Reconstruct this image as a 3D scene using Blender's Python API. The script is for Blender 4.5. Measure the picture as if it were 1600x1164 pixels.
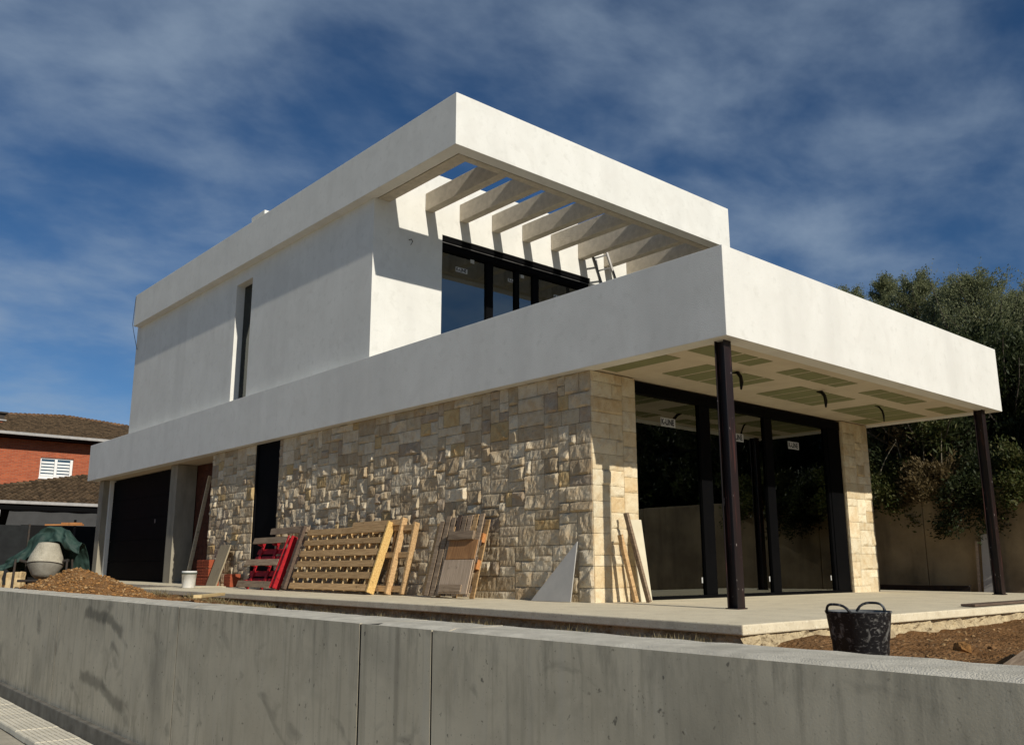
import bpy, bmesh, math, random
import numpy as np
from mathutils import Vector, Matrix, noise as mnoise

for o in list(bpy.data.objects): bpy.data.objects.remove(o)
sc = bpy.context.scene
COL = sc.collection

# ------------------------------------------------------------------ camera
CAM = np.array([-8.2596, -5.7268, 0.4566])
YAW, PITCH, ROLL, FPX = math.radians(48.666), math.radians(12.24), math.radians(-0.111), 1396.78
f_ = Vector((math.cos(YAW)*math.cos(PITCH), math.sin(YAW)*math.cos(PITCH), math.sin(PITCH)))
r_ = Vector((math.sin(YAW), -math.cos(YAW), 0)); u_ = r_.cross(f_)
r2 = math.cos(ROLL)*r_ + math.sin(ROLL)*u_; u2 = -math.sin(ROLL)*r_ + math.cos(ROLL)*u_
cd = bpy.data.cameras.new('camera'); cam = bpy.data.objects.new('camera', cd); COL.objects.link(cam)
m = Matrix.Identity(4)
for i in range(3):
    m[i][0] = r2[i]; m[i][1] = u2[i]; m[i][2] = -f_[i]; m[i][3] = CAM[i]
cam.matrix_world = m
cd.sensor_fit = 'HORIZONTAL'; cd.sensor_width = 36; cd.lens = FPX/1600*36
cd.clip_start = .05; cd.clip_end = 2000
sc.camera = cam

# ------------------------------------------------------------------ light
SUN = Vector((.1, 1, -.55)).normalized()          # the way the sunlight travels
ELEV = math.asin(-SUN.z)
w = bpy.data.worlds.new('World'); sc.world = w; w.use_nodes = True
nt = w.node_tree; nt.nodes.clear(); N = nt.nodes.new; LK = nt.links.new
out = N('ShaderNodeOutputWorld'); bg = N('ShaderNodeBackground'); LK(bg.outputs[0], out.inputs[0])
SKY_STRENGTH = .068
bg.inputs[1].default_value = SKY_STRENGTH
sky = N('ShaderNodeTexSky'); sky.sky_type = 'NISHITA'; sky.sun_disc = False
sky.sun_elevation = ELEV; sky.sun_rotation = math.pi + math.atan2(.1, 1)
sky.air_density = .8; sky.dust_density = 0; sky.ozone_density = 3; sky.altitude = 1200
hs = N('ShaderNodeHueSaturation'); hs.inputs['Saturation'].default_value = 1.18; hs.inputs['Value'].default_value = .95
LK(sky.outputs[0], hs.inputs['Color'])
tc = N('ShaderNodeTexCoord'); sx = N('ShaderNodeSeparateXYZ'); LK(tc.outputs['Generated'], sx.inputs[0])
zc = N('ShaderNodeMath'); zc.operation = 'MAXIMUM'; LK(sx.outputs[2], zc.inputs[0]); zc.inputs[1].default_value = 0
za = N('ShaderNodeMath'); za.operation = 'ADD'; LK(zc.outputs[0], za.inputs[0]); za.inputs[1].default_value = .22
dx = N('ShaderNodeMath'); dx.operation = 'DIVIDE'; LK(sx.outputs[0], dx.inputs[0]); LK(za.outputs[0], dx.inputs[1])
dy = N('ShaderNodeMath'); dy.operation = 'DIVIDE'; LK(sx.outputs[1], dy.inputs[0]); LK(za.outputs[0], dy.inputs[1])
cx = N('ShaderNodeCombineXYZ'); LK(dx.outputs[0], cx.inputs[0]); LK(dy.outputs[0], cx.inputs[1])
def cloud(scale, rot, st, detail, rough, dist, loc):
    mp = N('ShaderNodeMapping'); mp.inputs['Rotation'].default_value = (0, 0, rot); mp.inputs['Scale'].default_value = st
    mp.inputs['Location'].default_value = loc; LK(cx.outputs[0], mp.inputs[0])
    n = N('ShaderNodeTexNoise'); n.inputs['Scale'].default_value = scale; n.inputs['Detail'].default_value = detail
    n.inputs['Roughness'].default_value = rough; n.inputs['Distortion'].default_value = dist; LK(mp.outputs[0], n.inputs['Vector'])
    return n.outputs[0]
big = cloud(1.3, .5, (1, 1.15, 1), 6, .52, .2, (3.04, 4.92, 0))
fine = cloud(3.6, .8, (1, 1.3, 1), 8, .56, .15, (4.92, 3.04, 0))
mxc = N('ShaderNodeMath'); mxc.operation = 'MULTIPLY_ADD'; LK(fine, mxc.inputs[0]); mxc.inputs[1].default_value = .46; 
sb = N('ShaderNodeMath'); sb.operation = 'MULTIPLY'; LK(big, sb.inputs[0]); sb.inputs[1].default_value = .70; LK(sb.outputs[0], mxc.inputs[2])
rp = N('ShaderNodeMapRange'); rp.interpolation_type = 'SMOOTHSTEP'
rp.inputs['From Min'].default_value = .44; rp.inputs['From Max'].default_value = .84
rp.inputs['To Min'].default_value = 0; rp.inputs['To Max'].default_value = .78
LK(mxc.outputs[0], rp.inputs['Value'])
mixc = N('ShaderNodeMixRGB'); LK(rp.outputs[0], mixc.inputs[0]); LK(hs.outputs[0], mixc.inputs[1])
mixc.inputs[2].default_value = (4.5, 5.7, 7.2, 1)
LK(mixc.outputs[0], bg.inputs[0])

sd = bpy.data.lights.new('sun', 'SUN'); sd.energy = 4.2; sd.angle = math.radians(.5); sd.color = (1, .94, .82)
so = bpy.data.objects.new('sun', sd); COL.objects.link(so)
so.rotation_euler = SUN.to_track_quat('-Z', 'Y').to_euler(); so.location = (-5, -30, 25)
vs = sc.view_settings; vs.view_transform = 'Standard'; vs.look = 'None'; vs.gamma = 1; vs.exposure = 0; vs.use_curve_mapping = False
sc.cycles.use_denoising = True
sc.cycles.max_bounces = 8; sc.cycles.transparent_max_bounces = 16
sc.cycles.sample_clamp_indirect = 6

# ------------------------------------------------------------------ helpers
RND = random.Random(7)
class MB:
    def __init__(s): s.v = []; s.f = []; s.c = None
    def add(s, vs, fs):
        b = len(s.v); s.v += [tuple(p) for p in vs]; s.f += [tuple(b+i for i in q) for q in fs]; return s
    def box(s, x0, x1, y0, y1, z0, z1, M=None):
        P = [(x0,y0,z0),(x1,y0,z0),(x1,y1,z0),(x0,y1,z0),(x0,y0,z1),(x1,y0,z1),(x1,y1,z1),(x0,y1,z1)]
        if M is not None: P = [tuple(M @ Vector(p)) for p in P]
        return s.add(P, [(3,2,1,0),(4,5,6,7),(0,1,5,4),(1,2,6,5),(2,3,7,6),(3,0,4,7)])
    def quad(s, a, b, c, d): return s.add([a,b,c,d], [(0,1,2,3)])
    def tube(s, path, r, n=8, caps=True):
        P = [Vector([float(a) for a in p]) for p in path]; R = [float(a) for a in r] if isinstance(r, (list, tuple)) else [float(r)]*len(P); rings = []
        for i, p in enumerate(P):
            t = (P[min(i+1, len(P)-1)] - P[max(i-1, 0)]).normalized()
            a = t.orthogonal().normalized() if abs(t.z) > .95 else t.cross(Vector((0,0,1))).normalized()
            b = t.cross(a)
            rings.append([p + R[i]*(math.cos(2*math.pi*k/n)*a + math.sin(2*math.pi*k/n)*b) for k in range(n)])
        vs = [q for ring in rings for q in ring]; fs = []
        for i in range(len(P)-1):
            for k in range(n): fs.append((i*n+k, i*n+(k+1)%n, (i+1)*n+(k+1)%n, (i+1)*n+k))
        if caps: fs.append(tuple(range(n-1,-1,-1))); fs.append(tuple((len(P)-1)*n+k for k in range(n)))
        return s.add(vs, fs)
    def lathe(s, prof, n=24, c=(0,0,0), M=None):
        vs = []
        for r, z in prof:
            for k in range(n):
                a = 2*math.pi*k/n; p = Vector((r*math.cos(a), r*math.sin(a), z))
                if M is not None: p = M @ p
                vs.append(p + Vector(c))
        fs = []
        for i in range(len(prof)-1):
            for k in range(n): fs.append((i*n+k, i*n+(k+1)%n, (i+1)*n+(k+1)%n, (i+1)*n+k))
        return s.add(vs, fs)
    def prism(s, poly, z0, z1, M=None):
        n = len(poly); P = [(x,y,z0) for x,y in poly] + [(x,y,z1) for x,y in poly]
        if M is not None: P = [tuple(M @ Vector(p)) for p in P]
        return s.add(P, [tuple(range(n-1,-1,-1)), tuple(range(n,2*n))] + [(i,(i+1)%n,n+(i+1)%n,n+i) for i in range(n)])
    def build(s, name, mat, parent=None, smooth=False, bevel=0, loc=None, seg=2):
        me = bpy.data.meshes.new(name); me.from_pydata(s.v, [], s.f); me.update()
        return link(name, me, mat, parent, smooth, bevel, loc, seg)
def link(name, me, mat, parent=None, smooth=False, bevel=0, loc=None, seg=2):
    o = bpy.data.objects.new(name, me); COL.objects.link(o)
    if mat is not None and len(me.materials) == 0: me.materials.append(mat)
    if smooth: me.polygons.foreach_set('use_smooth', [True]*len(me.polygons))
    if loc is not None: o.location = loc
    if parent is not None: o.parent = parent
    if bevel:
        b = o.modifiers.new('edge', 'BEVEL'); b.width = bevel; b.segments = seg; b.limit_method = 'ANGLE'
    return o
def tag(o, label=None, cat=None, group=None, kind=None):
    if label: o['label'] = label
    if cat: o['category'] = cat
    if group: o['group'] = group
    if kind: o['kind'] = kind
    return o
def thing(name, label, cat, loc=(0,0,0), group=None, M=None):
    o = bpy.data.objects.new(name, None); COL.objects.link(o); o.empty_display_size = .1
    if M is not None: o.matrix_world = M
    else: o.location = loc
    return tag(o, label, cat, group)
def fbm(x, y, z=0, oct=4): return mnoise.fractal(Vector((x, y, z)), 1.0, 2.0, oct)
def slabz(y): return .0043*y

# ------------------------------------------------------------------ materials
def mat(name, col, col2=None, rough=.85, scale=3, detail=6, mixlo=.35, mixhi=.65, bump=.15, bscale=60, bdist=.01, stretch=(1,1,1),
        rand=0, spec=.25, coord='Object', metal=0, island=0, extra=None, bdetail=5):
    M_ = bpy.data.materials.new(name); M_.use_nodes = True; t = M_.node_tree; t.nodes.clear()
    n = t.nodes.new; l = t.links.new
    o = n('ShaderNodeOutputMaterial'); p = n('ShaderNodeBsdfPrincipled'); l(p.outputs[0], o.inputs[0])
    p.inputs['Roughness'].default_value = rough; p.inputs['Specular IOR Level'].default_value = spec; p.inputs['Metallic'].default_value = metal
    c = n('ShaderNodeTexCoord')
    if coord == 'World':
        g = n('ShaderNodeNewGeometry'); src = g.outputs['Position']
    else: src = c.outputs[coord]
    mp = n('ShaderNodeMapping'); mp.inputs['Scale'].default_value = stretch; l(src, mp.inputs[0])
    vec = mp.outputs[0]
    if rand:
        oi = n('ShaderNodeObjectInfo'); va = n('ShaderNodeVectorMath'); va.operation = 'ADD'
        sc_ = n('ShaderNodeVectorMath'); sc_.operation = 'SCALE'; sc_.inputs[0].default_value = (37, 11, 23); l(oi.outputs['Random'], sc_.inputs['Scale'])
        l(vec, va.inputs[0]); l(sc_.outputs[0], va.inputs[1]); vec = va.outputs[0]
    nz = n('ShaderNodeTexNoise'); nz.inputs['Scale'].default_value = scale; nz.inputs['Detail'].default_value = detail; nz.inputs['Roughness'].default_value = .6
    l(vec, nz.inputs['Vector'])
    mr = n('ShaderNodeMapRange'); mr.inputs['From Min'].default_value = mixlo; mr.inputs['From Max'].default_value = mixhi; l(nz.outputs[0], mr.inputs['Value'])
    mx = n('ShaderNodeMixRGB'); l(mr.outputs[0], mx.inputs[0])
    mx.inputs[1].default_value = (*col, 1); mx.inputs[2].default_value = (*(col2 or [v*.8 for v in col]), 1)
    colout = mx.outputs[0]
    if rand or island:
        if island: g2 = n('ShaderNodeNewGeometry'); rs = g2.outputs['Random Per Island']; amp = island
        else: rs = oi.outputs['Random']; amp = rand
        m2 = n('ShaderNodeMapRange'); m2.inputs['To Min'].default_value = 1-amp; m2.inputs['To Max'].default_value = 1+amp; l(rs, m2.inputs['Value'])
        hv = n('ShaderNodeHueSaturation'); l(m2.outputs[0], hv.inputs['Value']); l(colout, hv.inputs['Color']); colout = hv.outputs[0]
    if extra: colout = extra(t, n, l, src, colout)
    l(colout, p.inputs['Base Color'])
    if bump:
        b2 = n('ShaderNodeTexNoise'); b2.inputs['Scale'].default_value = bscale; b2.inputs['Detail'].default_value = bdetail; l(vec, b2.inputs['Vector'])
        bp = n('ShaderNodeBump'); bp.inputs['Strength'].default_value = bump; bp.inputs['Distance'].default_value = bdist
        l(b2.outputs[0], bp.inputs['Height']); l(bp.outputs[0], p.inputs['Normal'])
    return M_
def layer(scale, stretch, lo, hi, col, fac=1.0, detail=4, loc=(0,0,0), dist=0):
    """a further worn / stained layer on top of a material"""
    def fn(t, n, l, src, colin):
        mp = n('ShaderNodeMapping'); mp.inputs['Scale'].default_value = stretch; mp.inputs['Location'].default_value = loc; l(src, mp.inputs[0])
        nz = n('ShaderNodeTexNoise'); nz.inputs['Scale'].default_value = scale; nz.inputs['Detail'].default_value = detail
        nz.inputs['Distortion'].default_value = dist; l(mp.outputs[0], nz.inputs['Vector'])
        mr = n('ShaderNodeMapRange'); mr.inputs['From Min'].default_value = lo; mr.inputs['From Max'].default_value = hi
        mr.inputs['To Max'].default_value = fac; l(nz.outputs[0], mr.inputs['Value'])
        mx = n('ShaderNodeMixRGB'); l(mr.outputs[0], mx.inputs[0]); l(colin, mx.inputs[1]); mx.inputs[2].default_value = (*col, 1)
        return mx.outputs[0]
    return fn
def chain(*fs):
    def fn(t, n, l, src, c):
        for f in fs: c = f(t, n, l, src, c)
        return c
    return fn

PLASTER = mat('white_plaster', (.745,.735,.69), (.69,.68,.635), rough=.92, scale=1.6, bump=.75, bscale=75, bdist=.0045, spec=.15, coord='World',
    extra=chain(layer(1.4, (1,1,.12), .5, .8, (.56,.55,.515), .55), layer(7, (1,1,1), .56, .75, (.61,.60,.555), .65), layer(1.9, (1,1,1), .55, .66, (.66,.645,.60), .5, detail=9, dist=.8), layer(28, (1,1,1), .6, .72, (.64,.63,.585), .5)))
ROUGHPL = mat('rough_plaster_beam', (.66,.585,.47), (.54,.475,.375), rough=.95, scale=9, bump=1, bscale=70, bdist=.02, spec=.1, coord='World')
SOFFIT = mat('jointed_board_soffit', (.62,.545,.42), (.55,.475,.36), rough=.9, scale=2.5, bump=.1, bscale=40, spec=.15, coord='World')
GREEN = mat('green_plasterboard', (.24,.245,.125), (.21,.215,.11), rough=.9, scale=3, bump=.03, coord='World')
MORTAR = mat('mortar', (.44,.36,.25), (.34,.275,.19), scale=14, bump=.5, bscale=60, coord='World')
BLACKM = mat('black_aluminium', (.0028,.0028,.0032), (.0035,.0035,.004), rough=.6, bump=0, spec=.04)
BLACKD = mat('black_door_panel', (.003,.003,.0035), (.0045,.0045,.005), rough=.7, bump=.02, spec=.03)
GREYCON = mat('grey_concrete_column', (.34,.305,.235), (.24,.215,.165), scale=4, bump=.3, bscale=50, coord='World', stretch=(1,1,.35))
STAIN1 = [(4.126,-.10),(3.973,.02),(3.585,-.01),(3.304,-.01),(3.037,-.075),(2.80,-.14)]
STAIN2 = [(4.1,-.58),(3.406,-.605),(3.115,-.673),(2.811,-.718),(2.6,-.73)]
def stain(pts, half, col, fac):
    """a run-down stain that follows a bent line on the wall: pts are (y, z) along it"""
    def fn(t, n, l, src, c):
        sp = n('ShaderNodeSeparateXYZ'); l(src, sp.inputs[0]); ys_ = [p[0] for p in pts]; y0, y1 = min(ys_), max(ys_); zs = [p[1] for p in pts]; z0, z1 = min(zs)-.01, max(zs)+.01
        m1 = n('ShaderNodeMapRange'); m1.inputs['From Min'].default_value = y0; m1.inputs['From Max'].default_value = y1; l(sp.outputs[1], m1.inputs['Value'])
        cr = n('ShaderNodeFloatCurve'); cu = cr.mapping.curves[0]; pp = sorted(((p[0]-y0)/(y1-y0), (p[1]-z0)/(z1-z0)) for p in pts)
        cu.points[0].location = pp[0]; cu.points[1].location = pp[-1]
        for q in pp[1:-1]: cu.points.new(*q)
        cr.mapping.update(); l(m1.outputs[0], cr.inputs['Value'])
        m2 = n('ShaderNodeMapRange'); m2.inputs['To Min'].default_value = z0; m2.inputs['To Max'].default_value = z1; l(cr.outputs[0], m2.inputs['Value'])
        nz = n('ShaderNodeTexNoise'); nz.inputs['Scale'].default_value = 9; nz.inputs['Detail'].default_value = 6; l(src, nz.inputs['Vector'])
        a = n('ShaderNodeMath'); a.operation = 'MULTIPLY_ADD'; l(nz.outputs[0], a.inputs[0]); a.inputs[1].default_value = .10; l(m2.outputs[0], a.inputs[2])
        d = n('ShaderNodeMath'); d.operation = 'SUBTRACT'; l(sp.outputs[2], d.inputs[0]); l(a.outputs[0], d.inputs[1])
        e = n('ShaderNodeMath'); e.operation = 'ADD'; l(d.outputs[0], e.inputs[0]); e.inputs[1].default_value = .05
        b = n('ShaderNodeMath'); b.operation = 'ABSOLUTE'; l(e.outputs[0], b.inputs[0])
        m3 = n('ShaderNodeMapRange'); m3.interpolation_type = 'SMOOTHSTEP'; m3.inputs['From Min'].default_value = half; m3.inputs['From Max'].default_value = half*.25; m3.inputs['To Max'].default_value = fac; l(b.outputs[0], m3.inputs['Value'])
        fin = n('ShaderNodeMath'); fin.operation = 'PINGPONG'; l(m1.outputs[0], fin.inputs[0]); fin.inputs[1].default_value = .5
        m4 = n('ShaderNodeMapRange'); m4.inputs['From Max'].default_value = .06; l(fin.outputs[0], m4.inputs['Value'])
        mu = n('ShaderNodeMath'); mu.operation = 'MULTIPLY'; l(m3.outputs[0], mu.inputs[0]); l(m4.outputs[0], mu.inputs[1])
        mx = n('ShaderNodeMixRGB'); l(mu.outputs[0], mx.inputs[0]); l(c, mx.inputs[1]); mx.inputs[2].default_value = (*col, 1); return mx.outputs[0]
    return fn
def drips(col, fac, z0, z1):
    """rain-dirt runs that start under the coping"""
    def fn(t, n, l, src, c):
        sp = n('ShaderNodeSeparateXYZ'); l(src, sp.inputs[0])
        mz = n('ShaderNodeMapRange'); mz.inputs['From Min'].default_value = z0; mz.inputs['From Max'].default_value = z1; l(sp.outputs[2], mz.inputs['Value'])
        mp = n('ShaderNodeMapping'); mp.inputs['Scale'].default_value = (1,1,.22); l(src, mp.inputs[0])
        nz = n('ShaderNodeTexNoise'); nz.inputs['Scale'].default_value = 11; nz.inputs['Detail'].default_value = 9; nz.inputs['Roughness'].default_value = .65; l(mp.outputs[0], nz.inputs['Vector'])
        mr = n('ShaderNodeMapRange'); mr.inputs['From Min'].default_value = .48; mr.inputs['From Max'].default_value = .66; mr.inputs['To Max'].default_value = fac; l(nz.outputs[0], mr.inputs['Value'])
        mu = n('ShaderNodeMath'); mu.operation = 'MULTIPLY'; l(mr.outputs[0], mu.inputs[0]); l(mz.outputs[0], mu.inputs[1])
        mx = n('ShaderNodeMixRGB'); l(mu.outputs[0], mx.inputs[0]); l(c, mx.inputs[1]); mx.inputs[2].default_value = (*col, 1); return mx.outputs[0]
    return fn
CONC = mat('cast_concrete', (.60,.53,.40), (.53,.465,.345), rough=.88, scale=2.2, bump=.12, bscale=120, bdist=.004, coord='World', extra=chain(
    layer(21, (1,1,.045), .54, .74, (.24,.212,.16), .5, detail=7),
    layer(12, (1,1,.10), .55, .75, (.52,.475,.39), .45, detail=6, loc=(5,2,0)),
    layer(5, (1,1,1), .52, .72, (.38,.335,.25), .5, detail=10, dist=.4, loc=(2,9,1)),
    layer(.9, (1,1,.8), .55, .74, (.25,.225,.175), .6, detail=9, dist=.6),
    layer(2.2, (1,1,1.3), .60, .70, (.16,.145,.115), .55, detail=10, dist=1.0, loc=(1,7,3)),
    layer(26, (1,1,1), .69, .75, (.07,.065,.055), .7, detail=2),
    layer(.45, (1,1,1.6), .5, .75, (.40,.345,.25), .4, detail=3, loc=(3,1,0)),
    layer(75, (1,1,1), .66, .73, (.20,.18,.14), .55, detail=3), layer(55, (1,1,1), .68, .74, (.60,.56,.47), .4, detail=3, loc=(7,7,7)),
    drips((.20,.18,.14), .6, -.25, .14), drips((.22,.185,.125), .6, -.55, -1.0),
    stain(STAIN1, .075, (.10,.092,.07), .62), stain(STAIN2, .08, (.12,.108,.08), .55)))
CONCTOP = mat('cast_concrete_top', (.66,.615,.51), (.50,.465,.38), rough=.95, scale=7, bump=.8, bscale=150, bdist=.007, coord='World',
    extra=layer(3, (1,1,1), .5, .7, (.33,.305,.25), .6, detail=8))
CONCFOOT = mat('footing_concrete', (.20,.185,.155), (.12,.11,.09), scale=5, bump=.5, coord='World')
SLAB = mat('terrace_concrete', (.74,.65,.47), (.64,.56,.40), rough=.92, scale=2.2, bump=.7, bscale=90, bdist=.008, coord='World',
    extra=chain(layer(5,(1,1,1),.55,.75,(.46,.38,.26),.55,detail=8), layer(30,(1,1,1),.58,.7,(.76,.70,.56),.6,detail=2), layer(45,(1,1,1),.6,.7,(.40,.33,.23),.5,detail=2,loc=(4,4,4))))
SLABEDGE = mat('rough_slab_edge', (.62,.51,.32), (.36,.28,.17), rough=.95, scale=6, bump=1, bscale=22, bdist=.05, coord='World')
SOIL = mat('brown_soil', (.26,.135,.055), (.14,.072,.03), rough=1, scale=5, bump=1, bscale=26, bdist=.05, spec=.05, coord='World', detail=10,
    extra=chain(layer(48,(1,1,1),.64,.72,(.42,.33,.22),.8,detail=2), layer(2,(1,1,1),.5,.75,(.30,.18,.09),.6)))
CLOD = mat('soil_clods', (.36,.19,.07), (.22,.11,.04), rough=1, scale=30, bump=.6, bscale=80, island=.4, spec=.05)
PEBBLE = mat('pale_pebbles', (.36,.24,.12), (.22,.13,.06), rough=.95, scale=30, bump=.4, island=.45, spec=.1)
GROUND = mat('far_ground', (.36,.31,.22), (.28,.24,.17), scale=.2, bump=.3, bscale=4, coord='World')
HILL = mat('hillside_earth', (.05,.045,.022), (.03,.035,.015), scale=.8, bump=1, bscale=5, bdist=.2, coord='World')  # earth set near black, standing in for the dense shade there
ROAD = mat('worn_road_concrete', (.50,.45,.35), (.38,.34,.26), scale=2.5, bump=.6, bscale=90, bdist=.01, coord='World', extra=layer(60,(1,1,1),.6,.7,(.13,.12,.10),.6,detail=2))
TILE = mat('ribbed_paving_tile', (.76,.70,.57), (.66,.61,.49), scale=6, bump=.5, bscale=90, coord='World', rand=.08)
GWALL = mat('stained_garden_wall', (.40,.305,.175), (.23,.175,.10), scale=1.2, bump=.4, bscale=20, coord='World',
    extra=layer(3, (1,1,.15), .5, .75, (.10,.08,.05), .7))
BRICK = None
def wood(name, c1, c2, st=(1,14,14), rand=.22, rough=.85, bump=.35):
    return mat(name, c1, c2, rough=rough, scale=3.2, stretch=st, rand=rand, bump=bump, bscale=14, bdist=.006, spec=.15, detail=8,
        extra=layer(9,(1,1,1),.66,.76,tuple(v*.35 for v in c2),.7,detail=2))
WOOD = wood('weathered_pallet_wood', (.55,.36,.18), (.34,.21,.10))
WOODY = wood('yellow_new_wood', (.72,.50,.20), (.50,.30,.10), rand=.08)
WOODG = wood('grey_weathered_wood', (.38,.28,.19), (.21,.15,.10))
WOODR = wood('red_painted_wood', (.42,.016,.022), (.26,.010,.014), rand=.12, rough=.6)
WOODO = wood('orange_pallet_block', (.52,.24,.085), (.36,.14,.05))
WOODB = wood('brown_plywood', (.42,.22,.095), (.25,.125,.055), st=(14,1,14))
WOODP = wood('pale_plywood', (.52,.40,.29), (.36,.265,.185), st=(14,1,14))
WOODD = wood('dark_old_wood', (.13,.09,.065), (.07,.05,.04))
BOARDG = mat('grey_cement_board', (.46,.44,.41), (.40,.385,.36), scale=4, bump=.1)
BOARDC = mat('cream_board', (.68,.62,.47), (.60,.53,.38), scale=3, bump=.12, extra=layer(4,(1,1,1),.6,.72,(.42,.30,.14),.5))
RUST = mat('red_lead_primer_steel', (.014,.0055,.0045), (.007,.004,.0035), rough=.5, scale=6, stretch=(1,1,.12), bump=.1, spec=.4, coord='World',
    extra=chain(layer(14,(3,3,.10),.60,.66,(.075,.024,.018),.8,detail=3), layer(40,(1,1,.3),.72,.76,(.5,.45,.42),.7,detail=2)))
CLAYBR = mat('red_clay_brick', (.36,.085,.035), (.25,.055,.025), scale=8, bump=.4, rand=.15)
CLAYW = mat('clay_brick_infill', (.105,.034,.018), (.06,.022,.013), scale=5, bump=.4, coord='World')
WHITEP = mat('white_plastic', (.72,.71,.68), (.60,.58,.54), rough=.5, scale=5, bump=.05, extra=layer(7,(1,1,1),.58,.66,(.42,.38,.32),.6))
RUBBER = mat('black_rubber', (.012,.013,.016), (.02,.021,.024), rough=.5, scale=5, bump=.25, bscale=40, spec=.35,
    extra=chain(layer(14,(1.3,1.3,.9),.55,.66,(.30,.30,.285),.7,detail=12,dist=1.2), layer(34,(1,1,2.4),.58,.68,(.24,.24,.23),.6,detail=6)))
RUBIN = mat('dusty_rubber_inside', (.16,.165,.165), (.09,.092,.095), rough=.8, scale=9, bump=.2)
TARPM = mat('dark_green_tarp', (.030,.062,.050), (.014,.032,.027), rough=.65, scale=4, bump=.3, bscale=12, bdist=.02, spec=.3)
DRUM = mat('cement_caked_drum', (.46,.42,.33), (.33,.30,.23), scale=7, bump=.8, bscale=40, bdist=.02)
DRUMD = mat('dull_grey_drum', (.27,.255,.215), (.20,.185,.15), scale=7, bump=.5, bscale=40)
IRON = mat('dark_iron', (.03,.028,.026), (.05,.035,.025), rough=.7, scale=12, bump=.2)
STONEP = mat('yellow_stone_block', (.60,.47,.27), (.48,.34,.17), scale=6, bump=.6, bscale=20)
TILED = None
GUTTER = mat('white_gutter', (.40,.385,.37), (.32,.31,.295), scale=6, bump=0)
WHITEF = mat('white_window_frame', (.82,.82,.80), (.76,.76,.74), rough=.5, bump=0)
GREYSC = mat('grey_screen_cloth', (.062,.062,.062), (.05,.05,.05), scale=2, bump=.1)
DARKSC = mat('dark_mesh_screen', (.016,.018,.019), (.010,.011,.012), scale=4, bump=.1)
BLACKV = mat('shade_black', (.006,.006,.006), None, rough=.9, bump=0)  # near-black base colour that stands in for unlit depth
PAPER = mat('white_label_paper', (.52,.52,.50), None, rough=.7, bump=0, spec=.1)
INK = mat('black_print', (.01,.01,.012), None, rough=.6, bump=0)
CABLE = mat('black_cable', (.006,.006,.006), None, rough=.5, bump=0)
ALU = mat('worn_aluminium', (.20,.195,.19), (.12,.115,.11), rough=.45, metal=.6, bump=.05)
INTER = mat('interior_grey', (.50,.51,.40), (.40,.41,.32), scale=2, bump=.1, coord='World')
INFLOOR = mat('interior_screed', (.42,.40,.34), (.32,.305,.26), scale=2, bump=.1, coord='World')

def stone_mat():
    M_ = bpy.data.materials.new('split_limestone'); M_.use_nodes = True; t = M_.node_tree; t.nodes.clear(); n = t.nodes.new; l = t.links.new
    o = n('ShaderNodeOutputMaterial'); p = n('ShaderNodeBsdfPrincipled'); l(p.outputs[0], o.inputs[0])
    p.inputs['Roughness'].default_value = .9; p.inputs['Specular IOR Level'].default_value = .15
    a = n('ShaderNodeAttribute'); a.attribute_name = 'tint'
    g = n('ShaderNodeNewGeometry')
    nz = n('ShaderNodeTexNoise'); nz.inputs['Scale'].default_value = 9; nz.inputs['Detail'].default_value = 8; l(g.outputs['Position'], nz.inputs['Vector'])
    mr = n('ShaderNodeMapRange'); mr.inputs['From Min'].default_value = .4; mr.inputs['From Max'].default_value = .75; mr.inputs['To Max'].default_value = .55; l(nz.outputs[0], mr.inputs['Value'])
    mx = n('ShaderNodeMixRGB'); mx.blend_type = 'MULTIPLY'; l(mr.outputs[0], mx.inputs[0]); l(a.outputs['Color'], mx.inputs[1]); mx.inputs[2].default_value = (.70,.52,.32,1)
    n3 = n('ShaderNodeTexNoise'); n3.inputs['Scale'].default_value = 55; n3.inputs['Detail'].default_value = 3; l(g.outputs['Position'], n3.inputs['Vector'])
    m3 = n('ShaderNodeMapRange'); m3.inputs['From Min'].default_value = .62; m3.inputs['From Max'].default_value = .72; m3.inputs['To Max'].default_value = .6; l(n3.outputs[0], m3.inputs['Value'])
    mx3 = n('ShaderNodeMixRGB'); l(m3.outputs[0], mx3.inputs[0]); l(mx.outputs[0], mx3.inputs[1]); mx3.inputs[2].default_value = (.20,.14,.08,1)
    l(mx3.outputs[0], p.inputs['Base Color'])
    b = n('ShaderNodeTexNoise'); b.inputs['Scale'].default_value = 28; b.inputs['Detail'].default_value = 8; b.inputs['Roughness'].default_value = .65
    mp = n('ShaderNodeMapping'); mp.inputs['Scale'].default_value = (1,1.3,.7); l(g.outputs['Position'], mp.inputs[0]); l(mp.outputs[0], b.inputs['Vector'])
    bp = n('ShaderNodeBump'); bp.inputs['Strength'].default_value = .6; bp.inputs['Distance'].default_value = .02; l(b.outputs[0], bp.inputs['Height']); l(bp.outputs[0], p.inputs['Normal'])
    return M_
STONE = stone_mat()

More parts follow.
